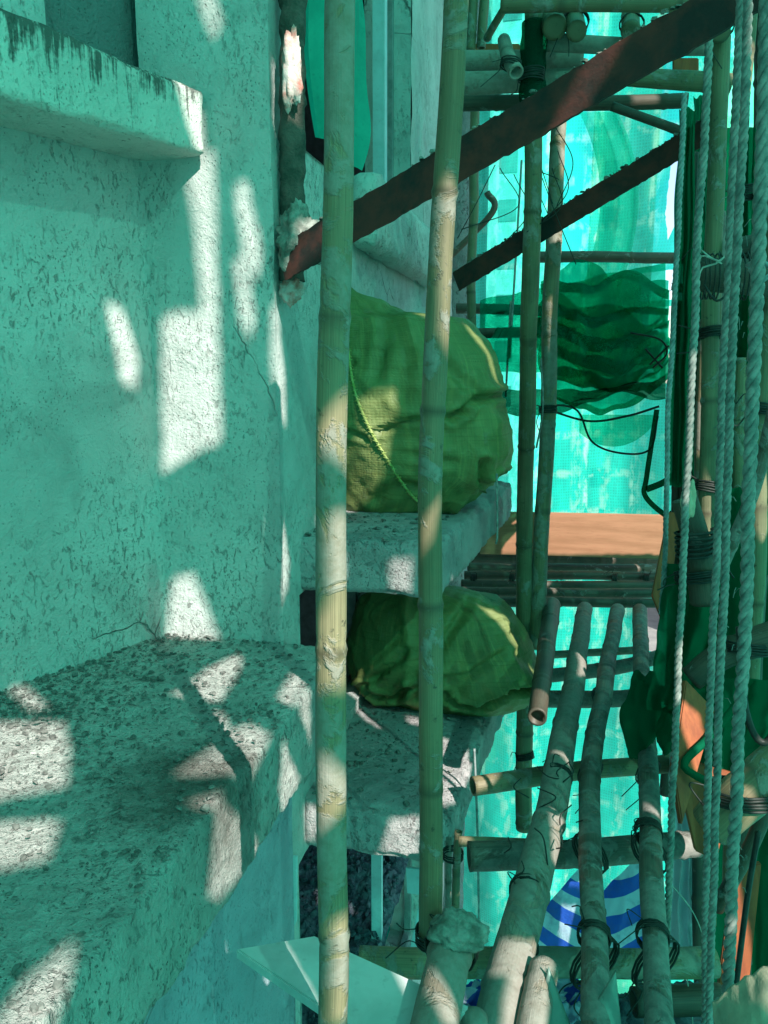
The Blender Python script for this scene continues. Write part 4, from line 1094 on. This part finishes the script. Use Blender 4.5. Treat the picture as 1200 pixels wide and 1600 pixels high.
plank('orange_plank', [Yp(1044, 800, 2.6), Yp(1068, 800, 2.6), Yp(1036, 975, 2.5), Yp(1018, 930, 2.5)], .02, M['plank_dark'], 'narrow orange plank end left of the dark netting bundle', 'plank')
plank('orange_plank', [Yp(1072, 1062, 1.9), Yp(1118, 1110, 1.9), Yp(1066, 1290, 1.75), Yp(1052, 1200, 1.8)], .02, M['plank_dark'], 'orange plank leaning with a split behind the white rope', 'plank')
plank('orange_plank', [Yp(1052, 1180, 1.95), Yp(1150, 1210, 1.95), Yp(1120, 1345, 1.9), Yp(1086, 1330, 1.9)], .02, M['plank_dark'], 'wide orange plank below the dark plastic trough', 'plank')
plank('orange_plank', [Yp(1148, 1350, 1.9), Yp(1190, 1350, 1.9), Yp(1160, 1640, 1.8), Yp(1108, 1640, 1.8)], .02, M['plank_dark'], 'long orange plank standing at lower right behind the black cable', 'plank')
plank('orange_plank', [Yp(716, 68, 3.9), Yp(812, 68, 3.9), Yp(812, 92, 3.9), Yp(716, 104, 3.9)], .03, M['plank_dark'], 'short orange plank behind the curled bamboo stub', 'plank')
plank('orange_plank', [Yp(1052, 90, 3.0), Yp(1092, 90, 3.0), Yp(1092, 114, 3.0), Yp(1052, 112, 3.0)], .03, M['plank_dark'], 'small orange block above the sunlit pole end', 'plank')
plank('window_strip', [Yp(453, 1338, 2.03), Yp(464, 1338, 2.03), Yp(463, 1440, 2.03), Yp(452, 1465, 2.03)], .008, M['paleframe'], 'pale blue strip standing at the corner of the lowest window', 'strip')
plank('window_strip', [Yp(448, 1540, 2.03), Yp(458, 1540, 2.03), Yp(455, 1600, 2.03), Yp(447, 1620, 2.03)], .008, M['paleframe'], 'pale blue strip end below the painted board', 'strip')
plank('glass_offcut', [Yp(634, 1356, 2.35), Yp(662, 1358, 2.35), Yp(664, 1400, 2.35), Yp(636, 1396, 2.35)], .008, M['paleframe'], 'pale sheet offcut standing above the rubble', 'offcut')
plank('glass_offcut', [Yp(655, 1410, 2.1), Yp(668, 1400, 2.1), Yp(668, 1478, 2.1), Yp(640, 1485, 2.1)], .008, M['paleframe'], 'pointed pale offcut leaning beside the rubble', 'offcut')
# pointed offcuts of sheeting at the bottom
def shard(pts, label, bend=.03):
    mb = MB(); n = 16
    (a, b, c_) = pts       # tip, left foot, right foot
    rows = []
    for i in range(n + 1):
        t = i / n; row = []
        for j in range(9):
            s = j / 8
            p = a.lerp(b.lerp(c_, s), t) + V((0, -bend * math.sin(s * math.pi) * t, 0))
            row.append((mb.vert(p), mb.vert(p + V((0, .004, 0)))))
        rows.append(row)
    for i in range(n):
        for j in range(8):
            mb.face((rows[i][j][0], rows[i][j + 1][0], rows[i + 1][j + 1][0], rows[i + 1][j][0]))
            mb.face((rows[i][j][1], rows[i + 1][j][1], rows[i + 1][j + 1][1], rows[i][j + 1][1]))
        for j in (0, 8):
            mb.face((rows[i][j][0], rows[i + 1][j][0], rows[i + 1][j][1], rows[i][j][1]))
    for j in range(8): mb.face((rows[n][j][0], rows[n][j + 1][0], rows[n][j + 1][1], rows[n][j][1]))
    tag(mb.build('sheet_offcut', M['shard']), label, 'sheet offcut', 'pointed green sheet offcuts at the bottom')
shard((Yp(857, 1512, 1.28), Yp(825, 1640, 1.22), Yp(905, 1640, 1.22)), 'narrow pointed green offcut beside the pale deck pole')
shard((Yp(962, 1518, 1.30), Yp(890, 1640, 1.22), Yp(975, 1640, 1.24)), 'broad pointed green offcut in front of the middle deck pole')
# ------------------------------------------------------------------ cloth and netting pieces
def sheet(name, fn, nu, nv, mat_, label, cat, kind=None, usc=1.0, vsc=1.0, group=None):
    mb = MB()
    for i in range(nu + 1):
        for j in range(nv + 1):
            mb.vert(fn(i / nu, j / nv))
    for i in range(nu):
        for j in range(nv):
            a = i * (nv + 1) + j
            mb.face((a, a + nv + 1, a + nv + 2, a + 1), [(i / nu * usc, j / nv * vsc), ((i + 1) / nu * usc, j / nv * vsc), ((i + 1) / nu * usc, (j + 1) / nv * vsc), (i / nu * usc, (j + 1) / nv * vsc)])
    return tag(mb.build(name, mat_), label, cat, group, kind)
def bil(a, b, c_, d, s, t):
    return a.lerp(b, s).lerp(d.lerp(c_, s), t)
def fold(p, s, t, amp, f1, f2, seed):
    return V((noise.noise(V((s * f1, t * f2, seed))), noise.noise(V((s * f1, t * f2, seed + 9))), noise.noise(V((s * f1, t * f2, seed + 17))))) * amp
# striped tarpaulin: two panels meeting at a fold
tq = [Yp(775, 1500, 2.3), Yp(1012, 1500, 2.3), Yp(1004, 1338, 2.35), Yp(925, 1348, 2.35)]
def tarp1(s, t):
    tp_ = [Yp(735, 1505, 2.30), Yp(838, 1430, 2.30), Yp(900, 1362, 2.31), Yp(936, 1322, 2.33)]
    top = [tp_[q].lerp(tp_[q + 1], k_ / 12) for q in range(3) for k_ in range(12)]
    k = min(len(top) - 1, int(s * (len(top) - 1)))
    a = top[k]; b = Yp(760 + s * 185, 1510, 2.26)
    p = a.lerp(b, t)
    return p + V((0, .004 * math.sin(s * 9 + t * 2) + .006 * noise.noise(V((s * 5, t * 5, 0))), .004 * noise.noise(V((s * 9, t * 9, 2)))))
def tarp2(s, t):
    a = Yp(934 + s * 76, 1402 - s * 80, 2.33 - .05 * s); b = Yp(940 + s * 70, 1512, 2.24)
    p = a.lerp(b, t)
    return p + V((0, .004 * math.sin(s * 8 + t * 3) + .006 * noise.noise(V((s * 5, t * 5, 4))), 0))
def tarp_uvsheet(fn, name, label):
    mb = MB(); nu, nv = 60, 50
    for i in range(nu + 1):
        for j in range(nv + 1): mb.vert(fn(i / nu, j / nv))
    z0 = min(v[2] for v in mb.v)
    def uv(k):
        v = mb.v[k]; return (v[0], v[2] + slope[0] * v[0] + .004 * math.sin(v[0] * 30))
    for i in range(nu):
        for j in range(nv):
            a = i * (nv + 1) + j; q = (a, a + nv + 1, a + nv + 2, a + 1)
            mb.face(q, [uv(k) for k in q])
    return tag(mb.build(name, M['tarp']), label, 'tarpaulin', 'blue and white striped tarpaulin')
slope = [.45]
tarp_uvsheet(tarp1, 'striped_tarpaulin', 'blue and white striped tarpaulin rising to a peak left of the middle deck pole')
slope[0] = -.9
t2 = tarp_uvsheet(tarp2, 'striped_tarpaulin', 'striped blue and white tarpaulin flap between the middle and right deck poles')
def tarp3(s, t):
    p = bil(Zp(715, 1530, -1.42), Zp(960, 1525, -1.42), Zp(950, 1610, -1.40), Zp(700, 1610, -1.40), s, t)
    return p + V((0, 0, .05 * noise.noise(V((s * 8, t * 5, 1))) + .02 * noise.noise(V((s * 25, t * 18, 1)))))
tarp_uvsheet(tarp3, 'striped_tarpaulin', 'crumpled blue tarpaulin lying below the nearest crosswise pole')
# rubble sheet under deck at bottom
def rub(s, t):
    p = bil(Zp(650, 1540, -1.50), Zp(1240, 1540, -1.50), Zp(1240, 1760, -1.45), Zp(650, 1760, -1.45), s, t)
    return p + V((0, 0, .05 * noise.noise(V((s * 12, t * 7, 1))) + .03 * noise.noise(V((s * 50, t * 30, 1)))))
sheet('rubble_bed', rub, 90, 50, M['rubble'], 'dark rubble and dirt caught under the near end of the deck', 'rubble', 'stuff')

# sagging dark netting bundle
def ham(s, t):
    ph = 3.0 * noise.noise(V((s * 2.2, t * 1.5, 4)))
    w = t + .085 * math.sin(11 * math.pi * t + ph)
    u = 845 + s * 200 + 10 * noise.noise(V((s * 4, t * 9, 5)))
    top = 440 - 38 * math.sin(s * 2.6) + 25 * s
    bot = 585 + 52 * math.sin(math.pi * min(1, .1 + s * .9)) ** .8
    v = top + (bot - top) * w + 22 * math.sin(math.pi * s) * math.sin(math.pi * min(1, t * 1.2)) + 9 * noise.noise(V((s * 6, t * 5, 8)))
    y = 3.75 - .10 * math.cos(11 * math.pi * t + ph) - .3 * math.sin(math.pi * t) + .2 * noise.noise(V((s * 4, t * 3, 0))) + .03 * noise.noise(V((s * 16, t * 30, 3)))
    return Yp(u, v, y)
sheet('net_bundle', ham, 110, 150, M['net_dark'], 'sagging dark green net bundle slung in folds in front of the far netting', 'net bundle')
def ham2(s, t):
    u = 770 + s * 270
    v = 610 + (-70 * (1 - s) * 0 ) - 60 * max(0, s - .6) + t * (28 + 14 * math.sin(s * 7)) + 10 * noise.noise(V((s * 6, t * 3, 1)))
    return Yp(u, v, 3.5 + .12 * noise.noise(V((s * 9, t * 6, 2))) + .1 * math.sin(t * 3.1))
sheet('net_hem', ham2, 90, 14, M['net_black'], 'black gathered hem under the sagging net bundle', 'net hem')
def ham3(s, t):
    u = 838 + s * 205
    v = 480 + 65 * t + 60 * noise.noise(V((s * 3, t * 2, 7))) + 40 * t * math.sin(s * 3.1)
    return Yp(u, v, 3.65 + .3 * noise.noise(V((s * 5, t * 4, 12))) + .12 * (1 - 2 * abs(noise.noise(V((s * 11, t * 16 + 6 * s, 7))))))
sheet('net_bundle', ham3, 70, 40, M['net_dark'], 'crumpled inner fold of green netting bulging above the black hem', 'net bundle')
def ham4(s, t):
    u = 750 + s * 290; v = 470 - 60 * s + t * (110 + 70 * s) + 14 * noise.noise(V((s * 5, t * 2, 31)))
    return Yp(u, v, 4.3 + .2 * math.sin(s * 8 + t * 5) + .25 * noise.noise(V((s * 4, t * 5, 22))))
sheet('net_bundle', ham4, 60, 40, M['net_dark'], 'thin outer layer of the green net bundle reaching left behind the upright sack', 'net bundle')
# loop of loose net
wire('cord', [Yp(845, 632, 3.4), Yp(900, 640, 3.4), Yp(925, 690, 3.38), Yp(970, 708, 3.36), Yp(1015, 702, 3.34), Yp(1028, 650, 3.34)], .0045, 'tie', 'black net cord hanging in a loop below the net bundle', 'net cord')
wire('cord', [Yp(855, 640, 3.4), Yp(920, 658, 3.4), Yp(980, 650, 3.36), Yp(1030, 635, 3.34)], .005, 'tie', 'shallow black cord just under the net hem', 'net cord')
def loopnet(s, t):
    u = 905 + 118 * s
    return Yp(u, 648 + t * (50 * math.sin(math.pi * min(1, .12 + s * .85)) ** .6) , 3.38 + .02 * noise.noise(V((s * 9, t * 9, 0))))
sheet('loose_net', loopnet, 40, 14, m_net('net_sheer', (0.25, 0.8, 0.6), (0.02, 0.2, 0.12), .8, .5), 'sheer flap of net inside the hanging cord loop', 'loose net')
wire('cord', [Yp(1026, 640, 3.3), Yp(1010, 745, 3.28), Yp(1008, 775, 3.28), Yp(1040, 805, 3.2), Yp(1050, 800, 3.2)], .011, 'net_black', 'dark rolled net edge running down beside the thin dirty rope', 'net cord')
wire('cord', [Yp(1010, 765, 3.28), Yp(1035, 755, 3.28), Yp(1060, 740, 3.2)], .014, 'net_black', 'dark rolled net edge tied across to the ropes', 'net cord')
for pts in ([Yp(985, 520, 3.2), Yp(1030, 530, 3.2), Yp(1042, 552, 3.2), Yp(1020, 575, 3.2)], [Yp(1008, 545, 3.2), Yp(1035, 575, 3.2)], [Yp(1015, 570, 3.2), Yp(1045, 540, 3.2)]):
    wire('wire', pts, .004, 'tie', 'bent black wire at the end of the net bundle', 'wire', 'bent wires at the end of the net bundle')
# hanging netting strips on the right
def strip(u0, v0, u1, v1, w0, w1, y, seed, mat_, label, bulge=.05):
    def fn(s, t):
        u = u0 + (u1 - u0) * t + (s - .5) * (w0 + (w1 - w0) * t) + 5 * noise.noise(V((t * 6, seed, s)))
        v = v0 + (v1 - v0) * t + 8 * noise.noise(V((s * 3, seed, t)))
        return Yp(u, v, y + bulge * math.sin(s * 11 + seed + t * 2) + .04 * noise.noise(V((s * 6, t * 5, seed))))
    sheet('net_strip', fn, 40, 80, M[mat_], label, 'net strip', None, group='green net strips hanging at the right')
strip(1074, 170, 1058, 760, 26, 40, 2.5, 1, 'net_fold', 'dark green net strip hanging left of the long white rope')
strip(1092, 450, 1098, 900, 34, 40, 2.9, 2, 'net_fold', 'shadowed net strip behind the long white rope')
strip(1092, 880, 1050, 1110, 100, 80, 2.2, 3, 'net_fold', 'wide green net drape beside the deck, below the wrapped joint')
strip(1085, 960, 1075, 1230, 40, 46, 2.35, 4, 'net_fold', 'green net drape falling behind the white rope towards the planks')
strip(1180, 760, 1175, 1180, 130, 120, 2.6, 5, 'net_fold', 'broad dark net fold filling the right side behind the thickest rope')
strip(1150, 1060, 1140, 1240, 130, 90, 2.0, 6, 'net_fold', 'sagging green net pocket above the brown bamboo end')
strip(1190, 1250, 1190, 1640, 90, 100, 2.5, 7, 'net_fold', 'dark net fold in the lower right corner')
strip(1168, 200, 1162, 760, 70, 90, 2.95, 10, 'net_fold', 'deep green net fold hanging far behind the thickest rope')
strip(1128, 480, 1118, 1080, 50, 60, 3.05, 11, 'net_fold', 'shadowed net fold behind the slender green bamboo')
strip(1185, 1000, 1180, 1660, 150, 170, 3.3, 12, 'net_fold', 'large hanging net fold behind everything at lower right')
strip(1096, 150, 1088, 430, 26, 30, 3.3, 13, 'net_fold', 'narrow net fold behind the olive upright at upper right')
strip(1170, 420, 1160, 860, 20, 24, 3.4, 8, 'net', 'brighter net strip between the slender green bamboo and the thickest rope')
wire('hose', [Yp(1160, 1090, 1.9), Yp(1110, 1150, 1.85), Yp(1070, 1190, 1.8), Yp(1085, 1210, 1.78), Yp(1140, 1235, 1.75)], .010, 'net_fold', 'rolled green edge of the net pocket', 'net cord')
# knotted net end over the deck
lump('net_knot', Yp(1003, 1112, 2.3), .05, .05, .12, M['net_fold'], 'drooping green knot of netting over the right deck pole', 'net knot', seed=5, amp=.5, fr=1.5, hi=.3)
lump('net_knot', Yp(1046, 1140, 2.2), .03, .05, .07, M['net_fold'], 'small dark green tail of netting beside the orange plank', 'net knot', seed=15, amp=.5, fr=1.4, hi=.3)
# clear plastic sheets
strip(1068, 1180, 1072, 1500, 44, 60, 2.45, 9, 'plastic', 'crumpled clear plastic hanging behind the white rope')
# lit cloth bundle at lower right, and rags at the knot
def bundle(s, t):
    a = bil(Yp(1116, 1565, 1.0), Yp(1225, 1492, .97), Yp(1240, 1660, .97), Yp(1136, 1670, 1.0), s, t)
    return a + V((0, -.05 * math.sin(math.pi * s) * math.sin(math.pi * t), .006 * noise.noise(V((s * 3, t * 3, 2))))) + V((0, .002 * (1 - 2 * abs(noise.noise(V((s * 4 + t * 2, t * 5, 5))))), .004 * noise.noise(V((s * 9, t * 9, 4)))))
bo = sheet('cloth_bundle', bundle, 60, 60, M['bagcloth'], 'beige dirty cloth bundle in the bottom right corner, partly sunlit', 'cloth bundle')
so = bo.modifiers.new('thick', 'SOLIDIFY'); so.thickness = .006
lump('white_rag', Yp(1076, 785, 2.0), .016, .014, .046, M['bagcloth'], 'crumpled pale rag tied beside the bright white rope', 'rag', seed=11, amp=.6, fr=1.3, hi=.3)
lump('mortar_lump', Zp(715, 1455, -1.02), .05, .045, .026, M['mortar'], 'lump of dried mortar on the thick grey bamboo end', 'mortar', seed=4, amp=.3)
# mesh sleeve wound round the upright
mb = MB(); pth = catmull([Yp(834, 35, 2.6), Yp(833, 100, 2.6), Yp(832, 165, 2.6)], .008)
add_tube(mb, pth, [pxr(p, 38) * (1 + .25 * noise.noise(p * 22)) for p in pth], 20)
tag(mb.build('net_wrap', M['net_black']), 'dark net wrapped round the top of the green upright', 'net wrap')

# ------------------------------------------------------------------ the big nets
def surf_poly(spec, pts):
    k = spec[0]
    if k == 'Y': return [Yp(u, v, spec[1]) for u, v in pts]
    if k == 'X': return [Xp(u, v, spec[1]) for u, v in pts]
    if k == 'Z': return [Zp(u, v, spec[1]) for u, v in pts]
    return [Pp(u, v, C0, WN) for u, v in pts]
PATCH = [
 (('Y', YC), [(278, 245), (330, 245), (338, 480), (345, 690), (300, 705), (250, 735), (249, 492), (312, 488), (300, 350)]),
 (('Y', YC), [(368, 290), (388, 290), (412, 400), (405, 445), (388, 410)]),
 (('Y', YC), [(368, 400), (384, 405), (400, 500), (396, 530), (380, 500)]),
 (('Y', YC), [(430, 470), (448, 480), (466, 560), (467, 622), (455, 642), (437, 610), (430, 560)]),
 (('Y', YC), [(428, 800), (446, 800), (472, 850), (466, 900), (440, 955), (428, 940)]),
 (('Y', YC), [(262, 905), (292, 900), (338, 1002), (255, 1002)]),
 (('Y', YC), [(303, -20), (325, -20), (345, 45), (335, 55)]),
 (('Y', 1.95), [(262, 120), (318, 142), (322, 236), (285, 232), (262, 190)]),
 (('W',), [(173, 488), (195, 488), (216, 560), (213, 602), (195, 602)]),
 (('Y', YC), [(438, 60), (472, 50), (478, 160), (440, 160)]),
 (('Y', YC), [(445, 400), (480, 350), (490, 370), (462, 420)]),
 (('Y', YC), [(440, 430), (478, 430), (475, 470), (440, 470)]),
 (('Z', ZL), [(270, 1085), (330, 1097), (372, 1035), (372, 1022), (318, 1042)]),
 (('Z', ZL), [(283, 1213), (390, 1210), (408, 1142), (372, 1128)]),
 (('Z', ZL), [(-60, 1130), (98, 1128), (108, 1170), (100, 1228), (-60, 1256)]),
 (('Z', ZL), [(-60, 1288), (85, 1281), (62, 1340), (-60, 1368)]),
 (('Z', ZL), [(305, 1254), (352, 1240), (352, 1262), (320, 1262)]),
 (('Z', ZL), [(-30, 1620), (30, 1530), (98, 1470), (88, 1540), (60, 1620)]),
 (('Z', ZL), [(428, 1092), (478, 1040), (488, 1062), (455, 1105)]),
 (('Z', ZL), [(8, 1078), (30, 1072), (72, 1106), (45, 1112)]),
 (('X', XL), [(466, 1100), (486, 1070), (487, 1170)]),
 (('X', XL), [(343, 1265), (354, 1256), (402, 1322), (375, 1365), (345, 1405), (330, 1405), (340, 1330)]),
 (('X', XL), [(438, 1150), (468, 1222), (440, 1275), (430, 1230)]),
 (('Z', ZS3), [(688, 1152), (722, 1163), (745, 1200), (735, 1245), (690, 1262)]),
 (('Z', ZS3), [(635, 1118), (655, 1122), (655, 1134), (635, 1130)]),
 (('Y', 2.15), [(598, 1280), (645, 1276), (645, 1342), (578, 1348)]),
 (('Y', 2.15), [(478, 1262), (496, 1262), (496, 1310), (480, 1312)]),
 (('Z', ZS2), [(478, 792), (498, 785), (498, 822), (482, 822)]),
 (('Y', 1.0), [(494, 830), (548, 790), (548, 900), (535, 1000), (494, 1060)]),
 (('Y', 1.0), [(500, 1440), (536, 1425), (536, 1590), (500, 1590)]),
 (('Y', 3.2), [(848, 345), (885, 345), (885, 400), (868, 440), (850, 440)]),
 (('Y', 3.2), [(860, 190), (890, 185), (888, 255), (870, 295)]),
 (('Y', 3.2), [(845, 480), (870, 480), (866, 560), (850, 560)]),
 (('Z', ZD), [(770, 1640), (790, 1500), (832, 1480), (850, 1640)]),
 (('Z', ZD), [(845, 1270), (885, 1290), (875, 1355), (838, 1345)]),
 (('Z', ZD), [(890, 990), (920, 990), (915, 1050), (882, 1065)]),
 (('Z', zc), [(690, 1480), (765, 1480), (765, 1530), (690, 1530)]),
 (('Y', 2.52), [(545, 648), (602, 638), (592, 760), (556, 780)]),
 (('Y', 2.60), [(720, 498), (762, 515), (792, 612), (768, 592)]),
 (('Y', 2.60), [(640, 495), (662, 495), (668, 520), (645, 520)]),
 (('Y', 2.88), [(765, 935), (802, 952), (842, 1040), (820, 1075), (792, 1000)]),
 (('Z', zb), [(600, 1490), (636, 1508), (700, 1600), (650, 1600)]),
 (('Y', 1.7), [(1062, 560), (1088, 560), (1078, 790), (1056, 790)]),
 (('Y', 1.2), [(1156, -20), (1180, -20), (1176, 70), (1154, 90)]),
 (('Y', 2.8), [(1086, 540), (1108, 540), (1102, 720), (1088, 720)]),
 (('Y', 1.02), [(1112, 1560), (1190, 1520), (1180, 1570), (1130, 1640)]),
 (('Y', 1.5), [(1112, 1240), (1140, 1240), (1140, 1310), (1112, 1310)]),
 (('Y', 2.5), [(1118, 118), (1145, 118), (1145, 148), (1118, 148)]),
 (('Z', plz), [(845, 890), (865, 890), (865, 945), (845, 945)]),
 (('Y', 4.35), [(740, 784), (1058, 784), (1058, 866), (740, 866)]),
 (('Y', 1.85), [(1062, 1070), (1110, 1110), (1085, 1270), (1056, 1240)]),
 (('Y', 1.95), [(1100, 1200), (1165, 1200), (1150, 1350), (1090, 1340)]),
 (('Y', 1.85), [(1135, 1370), (1190, 1370), (1175, 1560), (1120, 1560)]),
 (('Y', 2.15), [(605, 870), (645, 870), (640, 935), (612, 935)]),
]
XN = 1.25
holes = []  # net holes shaped by projecting the wanted sun patches back along the sun
for spec, pts in PATCH:
    P3 = surf_poly(spec, pts)
    h = []
    for p in P3:
        t = (XN - p.x) / SUN.x
        q = p + SUN * t
        h.append((q.y, q.z))
    holes.append(h)
def dense(poly, step=.03):
    out = []
    for i in range(len(poly)):
        a = poly[i]; b = poly[(i + 1) % len(poly)]
        L = math.hypot(b[0] - a[0], b[1] - a[1]); n = max(1, int(L / step))
        for k in range(n):
            t = k / n
            x = a[0] + (b[0] - a[0]) * t; y = a[1] + (b[1] - a[1]) * t
            out.append((x + .006 * noise.noise(V((x * 30, y * 30, 1))), y + .006 * noise.noise(V((x * 30, y * 30, 5)))))
    return out
Y0, Y1, Z0, Z1 = -5.0, 4.15, -9.0, 4.6  # side net stops short so direct sun reaches the far net
vs = [(Y0, Z0), (Y1, Z0), (Y1, Z1), (Y0, Z1)]; es = [(0, 1), (1, 2), (2, 3), (3, 0)]
for h in holes:
    d_ = dense(h); b = len(vs)
    vs += d_; es += [(b + i, b + (i + 1) % len(d_)) for i in range(len(d_))]
gy = Y0 + .2
while gy < Y1:
    gz = Z0 + .2
    while gz < Z1:
        vs.append((gy + random.uniform(-.03, .03), gz + random.uniform(-.03, .03))); gz += .22
    gy += .16
r_ = delaunay_2d_cdt([V((a, b)) for a, b in vs], es, [], 1, 1e-5)
mb = MB()
for p in r_[0]:
    fx = .03 * math.sin(p[0] * 9 + math.sin(p[1] * .7)) + .05 * noise.noise(V((p[0] * 1.4, p[1] * .5, 0)))
    mb.vert((XN + fx * .5, p[0], p[1]))
for f in r_[2]:
    cy = sum(r_[0][i][0] for i in f) / len(f); cz = sum(r_[0][i][1] for i in f) / len(f)
    if any(inpoly(cy, cz, h) for h in holes): continue
    mb.face(f)
print('net faces', len(mb.f))
tag(mb.build('scaffold_net', M['net']), 'tall green scaffold netting along the outer side, right of the ropes, with holes shaped to throw the sun patches', 'scaffold net', 'green scaffold netting')
def farnet(s, t):
    x = -1.3 + s * 2.9; z = -9 + 13.6 * t
    y = 6.2 + .10 * math.sin(x * 6 + .5 * math.sin(z)) + .12 * noise.noise(V((x * 1.5, 0, z * .5))) + .02 * noise.noise(V((x * 9, 0, z * 2)))
    return V((x, y, z))
GAPS = [[(1003, 428), (1060, 424), (1062, 470), (1000, 472)], [(998, 482), (1056, 480), (1050, 540), (1022, 545), (1005, 510)],
        [(1052, 200), (1064, 210), (1062, 330), (1040, 380), (1036, 340)], [(1010, 940), (1034, 940), (1034, 1015), (1012, 1012)],
        [(1018, 560), (1048, 552), (1050, 600), (1030, 598)], [(1046, 700), (1075, 700), (1070, 800), (1048, 800)],
        [(1048, 1340), (1100, 1340), (1096, 1500), (1050, 1500)]]
GP = [[(lambda q: (q.x, q.z))(Yp(u, v, 6.2)) for u, v in g_] for g_ in GAPS]
vs = [(-1.5, -9), (1.8, -9), (1.8, 4.6), (-1.5, 4.6)]; es = [(0, 1), (1, 2), (2, 3), (3, 0)]
for h in GP:
    d_ = dense(h, .02); b = len(vs)
    vs += d_; es += [(b + i, b + (i + 1) % len(d_)) for i in range(len(d_))]
gx = -1.45
while gx < 1.8:
    gz = -8.95
    while gz < 4.6: vs.append((gx + random.uniform(-.004, .004), gz + random.uniform(-.01, .01))); gz += .09
    gx += .035
r_ = delaunay_2d_cdt([V((a, b)) for a, b in vs], es, [], 1, 1e-5)
mb = MB()
for p in r_[0]:
    x, z = p
    mb.vert((x, 6.2 + .10 * math.sin(x * 6 + .5 * math.sin(z)) + .12 * noise.noise(V((x * 1.5, 0, z * .5))) + .02 * noise.noise(V((x * 9, 0, z * 2))), z))
for f in r_[2]:
    cy = sum(r_[0][i][0] for i in f) / 3; cz = sum(r_[0][i][1] for i in f) / 3
    if not any(inpoly(cy, cz, h) for h in GP): mb.face(f)
tag(mb.build('scaffold_net', M['net_far']), 'bright turquoise scaffold netting closing the far end behind the orange board', 'scaffold net', 'green scaffold netting')
# loose second layer with folds, upper part
def layer(s, t):
    u = 760 + 290 * s; v = 165 + 300 * t
    return Yp(u + 20 * t * math.sin(s * 6), v, 5.5 + .12 * math.sin(s * 15 + t * 2) + .1 * noise.noise(V((s * 4, t * 3, 4))))
sheet('scaffold_net', lambda s, t: Yp(905 + 60 * s + 95 * math.sin(t * 1.5) * (1 - t), 175 + 290 * t, 5.6 + .1 * math.sin(s * 9)), 24, 40, m_net('net_sheer_two', (.3, .8, .68), (.02, .45, .3), .75, .4), 'loose fold of green netting hanging before the far netting, above the bundle', 'scaffold net', group='green scaffold netting')
sheet('scaffold_net', lambda s, t: V((-3.4 + s * 4.7, -5 + t * 12, 4.6 + .15 * noise.noise(V((s * 5, t * 9, 0))))), 30, 60, M['net'], 'added green netting overhead, out of the picture, keeping bluish sky light off the scaffold', 'scaffold net', group='green scaffold netting')  # unseen overhead net, added to filter the sky light
sheet('scaffold_net', lambda s, t: V((-3.4 + s * 4.7, -5 + .1 * math.sin(s * 20), -9 + t * 13.6)), 30, 40, M['net'], 'added green netting behind the viewer, out of the picture, keeping the ambient light green', 'scaffold net', group='green scaffold netting')  # unseen net behind the camera, added to tint the ambient light

# ------------------------------------------------------------------ outside: ground and far towers
mb = MB()
for i in range(2):
    for j in range(2): mb.vert((-900 + 1800 * i, -900 + 1800 * j, -16))
mb.face((0, 2, 3, 1))
g = mb.build('ground', M['ground']); tag(g, kind='structure')
def tower(x0, x1, y, z1, mat_, label, bay=2.1, storey=2.9):
    r = empty('tower_block', (0, 0, 0))
    tag(r, label, 'tower block', 'tower blocks beyond the netting')
    mb = MB(); box(mb, x0, x1, y, y + 9, -16, z1)
    mb.build('wall', mat_, r, smooth=False)
    b = MB(); box(b, x0 - .15, x1 + .15, y - .25, y - .004, z1 - .9, z1 + .5); b.build('parapet', mat_, r, smooth=False)
    wm = MB(); box(wm, 0, 1.1, -.06, .3, 0, 1.3)
    first = None; n = 0
    z = -14
    while z < z1 - 2 and n < 95:
        x = x0 + .7
        while x < x1 - 1.2 and n < 95:
            if first is None:
                first = wm.build('window', M['towerwin'], r, smooth=False); o = first
            else:
                o = first.copy(); COL.objects.link(o); o.parent = r
            o.location = (x, y, z); n += 1
            x += bay
        z += storey
tower(-18, -7, 62, 40, M['tower'], 'cream tower block seen faintly through the far netting, behind the upright sack')
tower(-5.5, -1.5, 52, 30, M['tower2'], 'narrow white tower block seen faintly through the netting, left of the middle')
tower(1.0, 5.0, 56, 36, M['tower'], 'narrow cream tower block seen through the netting above the net bundle')
tower(6.6, 13.0, 48, 34, M['tower2'], 'broad white tower block showing through the torn gaps beside the ropes')

# ------------------------------------------------------------------ light
w = bpy.data.worlds.new('World'); SC.world = w; w.use_nodes = True
nt = w.node_tree
for n in list(nt.nodes): nt.nodes.remove(n)
sky = nt.nodes.new('ShaderNodeTexSky'); sky.sky_type = 'NISHITA'; sky.sun_disc = False
el = math.asin(SUN.z); az = math.atan2(SUN.x, SUN.y)
sky.sun_elevation = el; sky.sun_rotation = az
bg = nt.nodes.new('ShaderNodeBackground'); bg.inputs[1].default_value = 0.15
wo = nt.nodes.new('ShaderNodeOutputWorld')
nt.links.new(sky.outputs[0], bg.inputs[0]); nt.links.new(bg.outputs[0], wo.inputs[0])
sd = bpy.data.lights.new('sun', 'SUN'); sd.energy = 5.0; sd.angle = R(0.5); sd.color = (1.0, .95, .88)
so = bpy.data.objects.new('sun', sd); COL.objects.link(so)
so.rotation_euler = (-SUN).to_track_quat('-Z', 'Y').to_euler()
SC.view_settings.view_transform = 'Standard'; SC.view_settings.look = 'None'
SC.view_settings.exposure = 0.95; SC.view_settings.gamma = 1.0
SC.render.engine = 'CYCLES'
SC.cycles.transparent_max_bounces = 24
SC.cycles.max_bounces = 10
SC.render.resolution_x = 768; SC.render.resolution_y = 1024
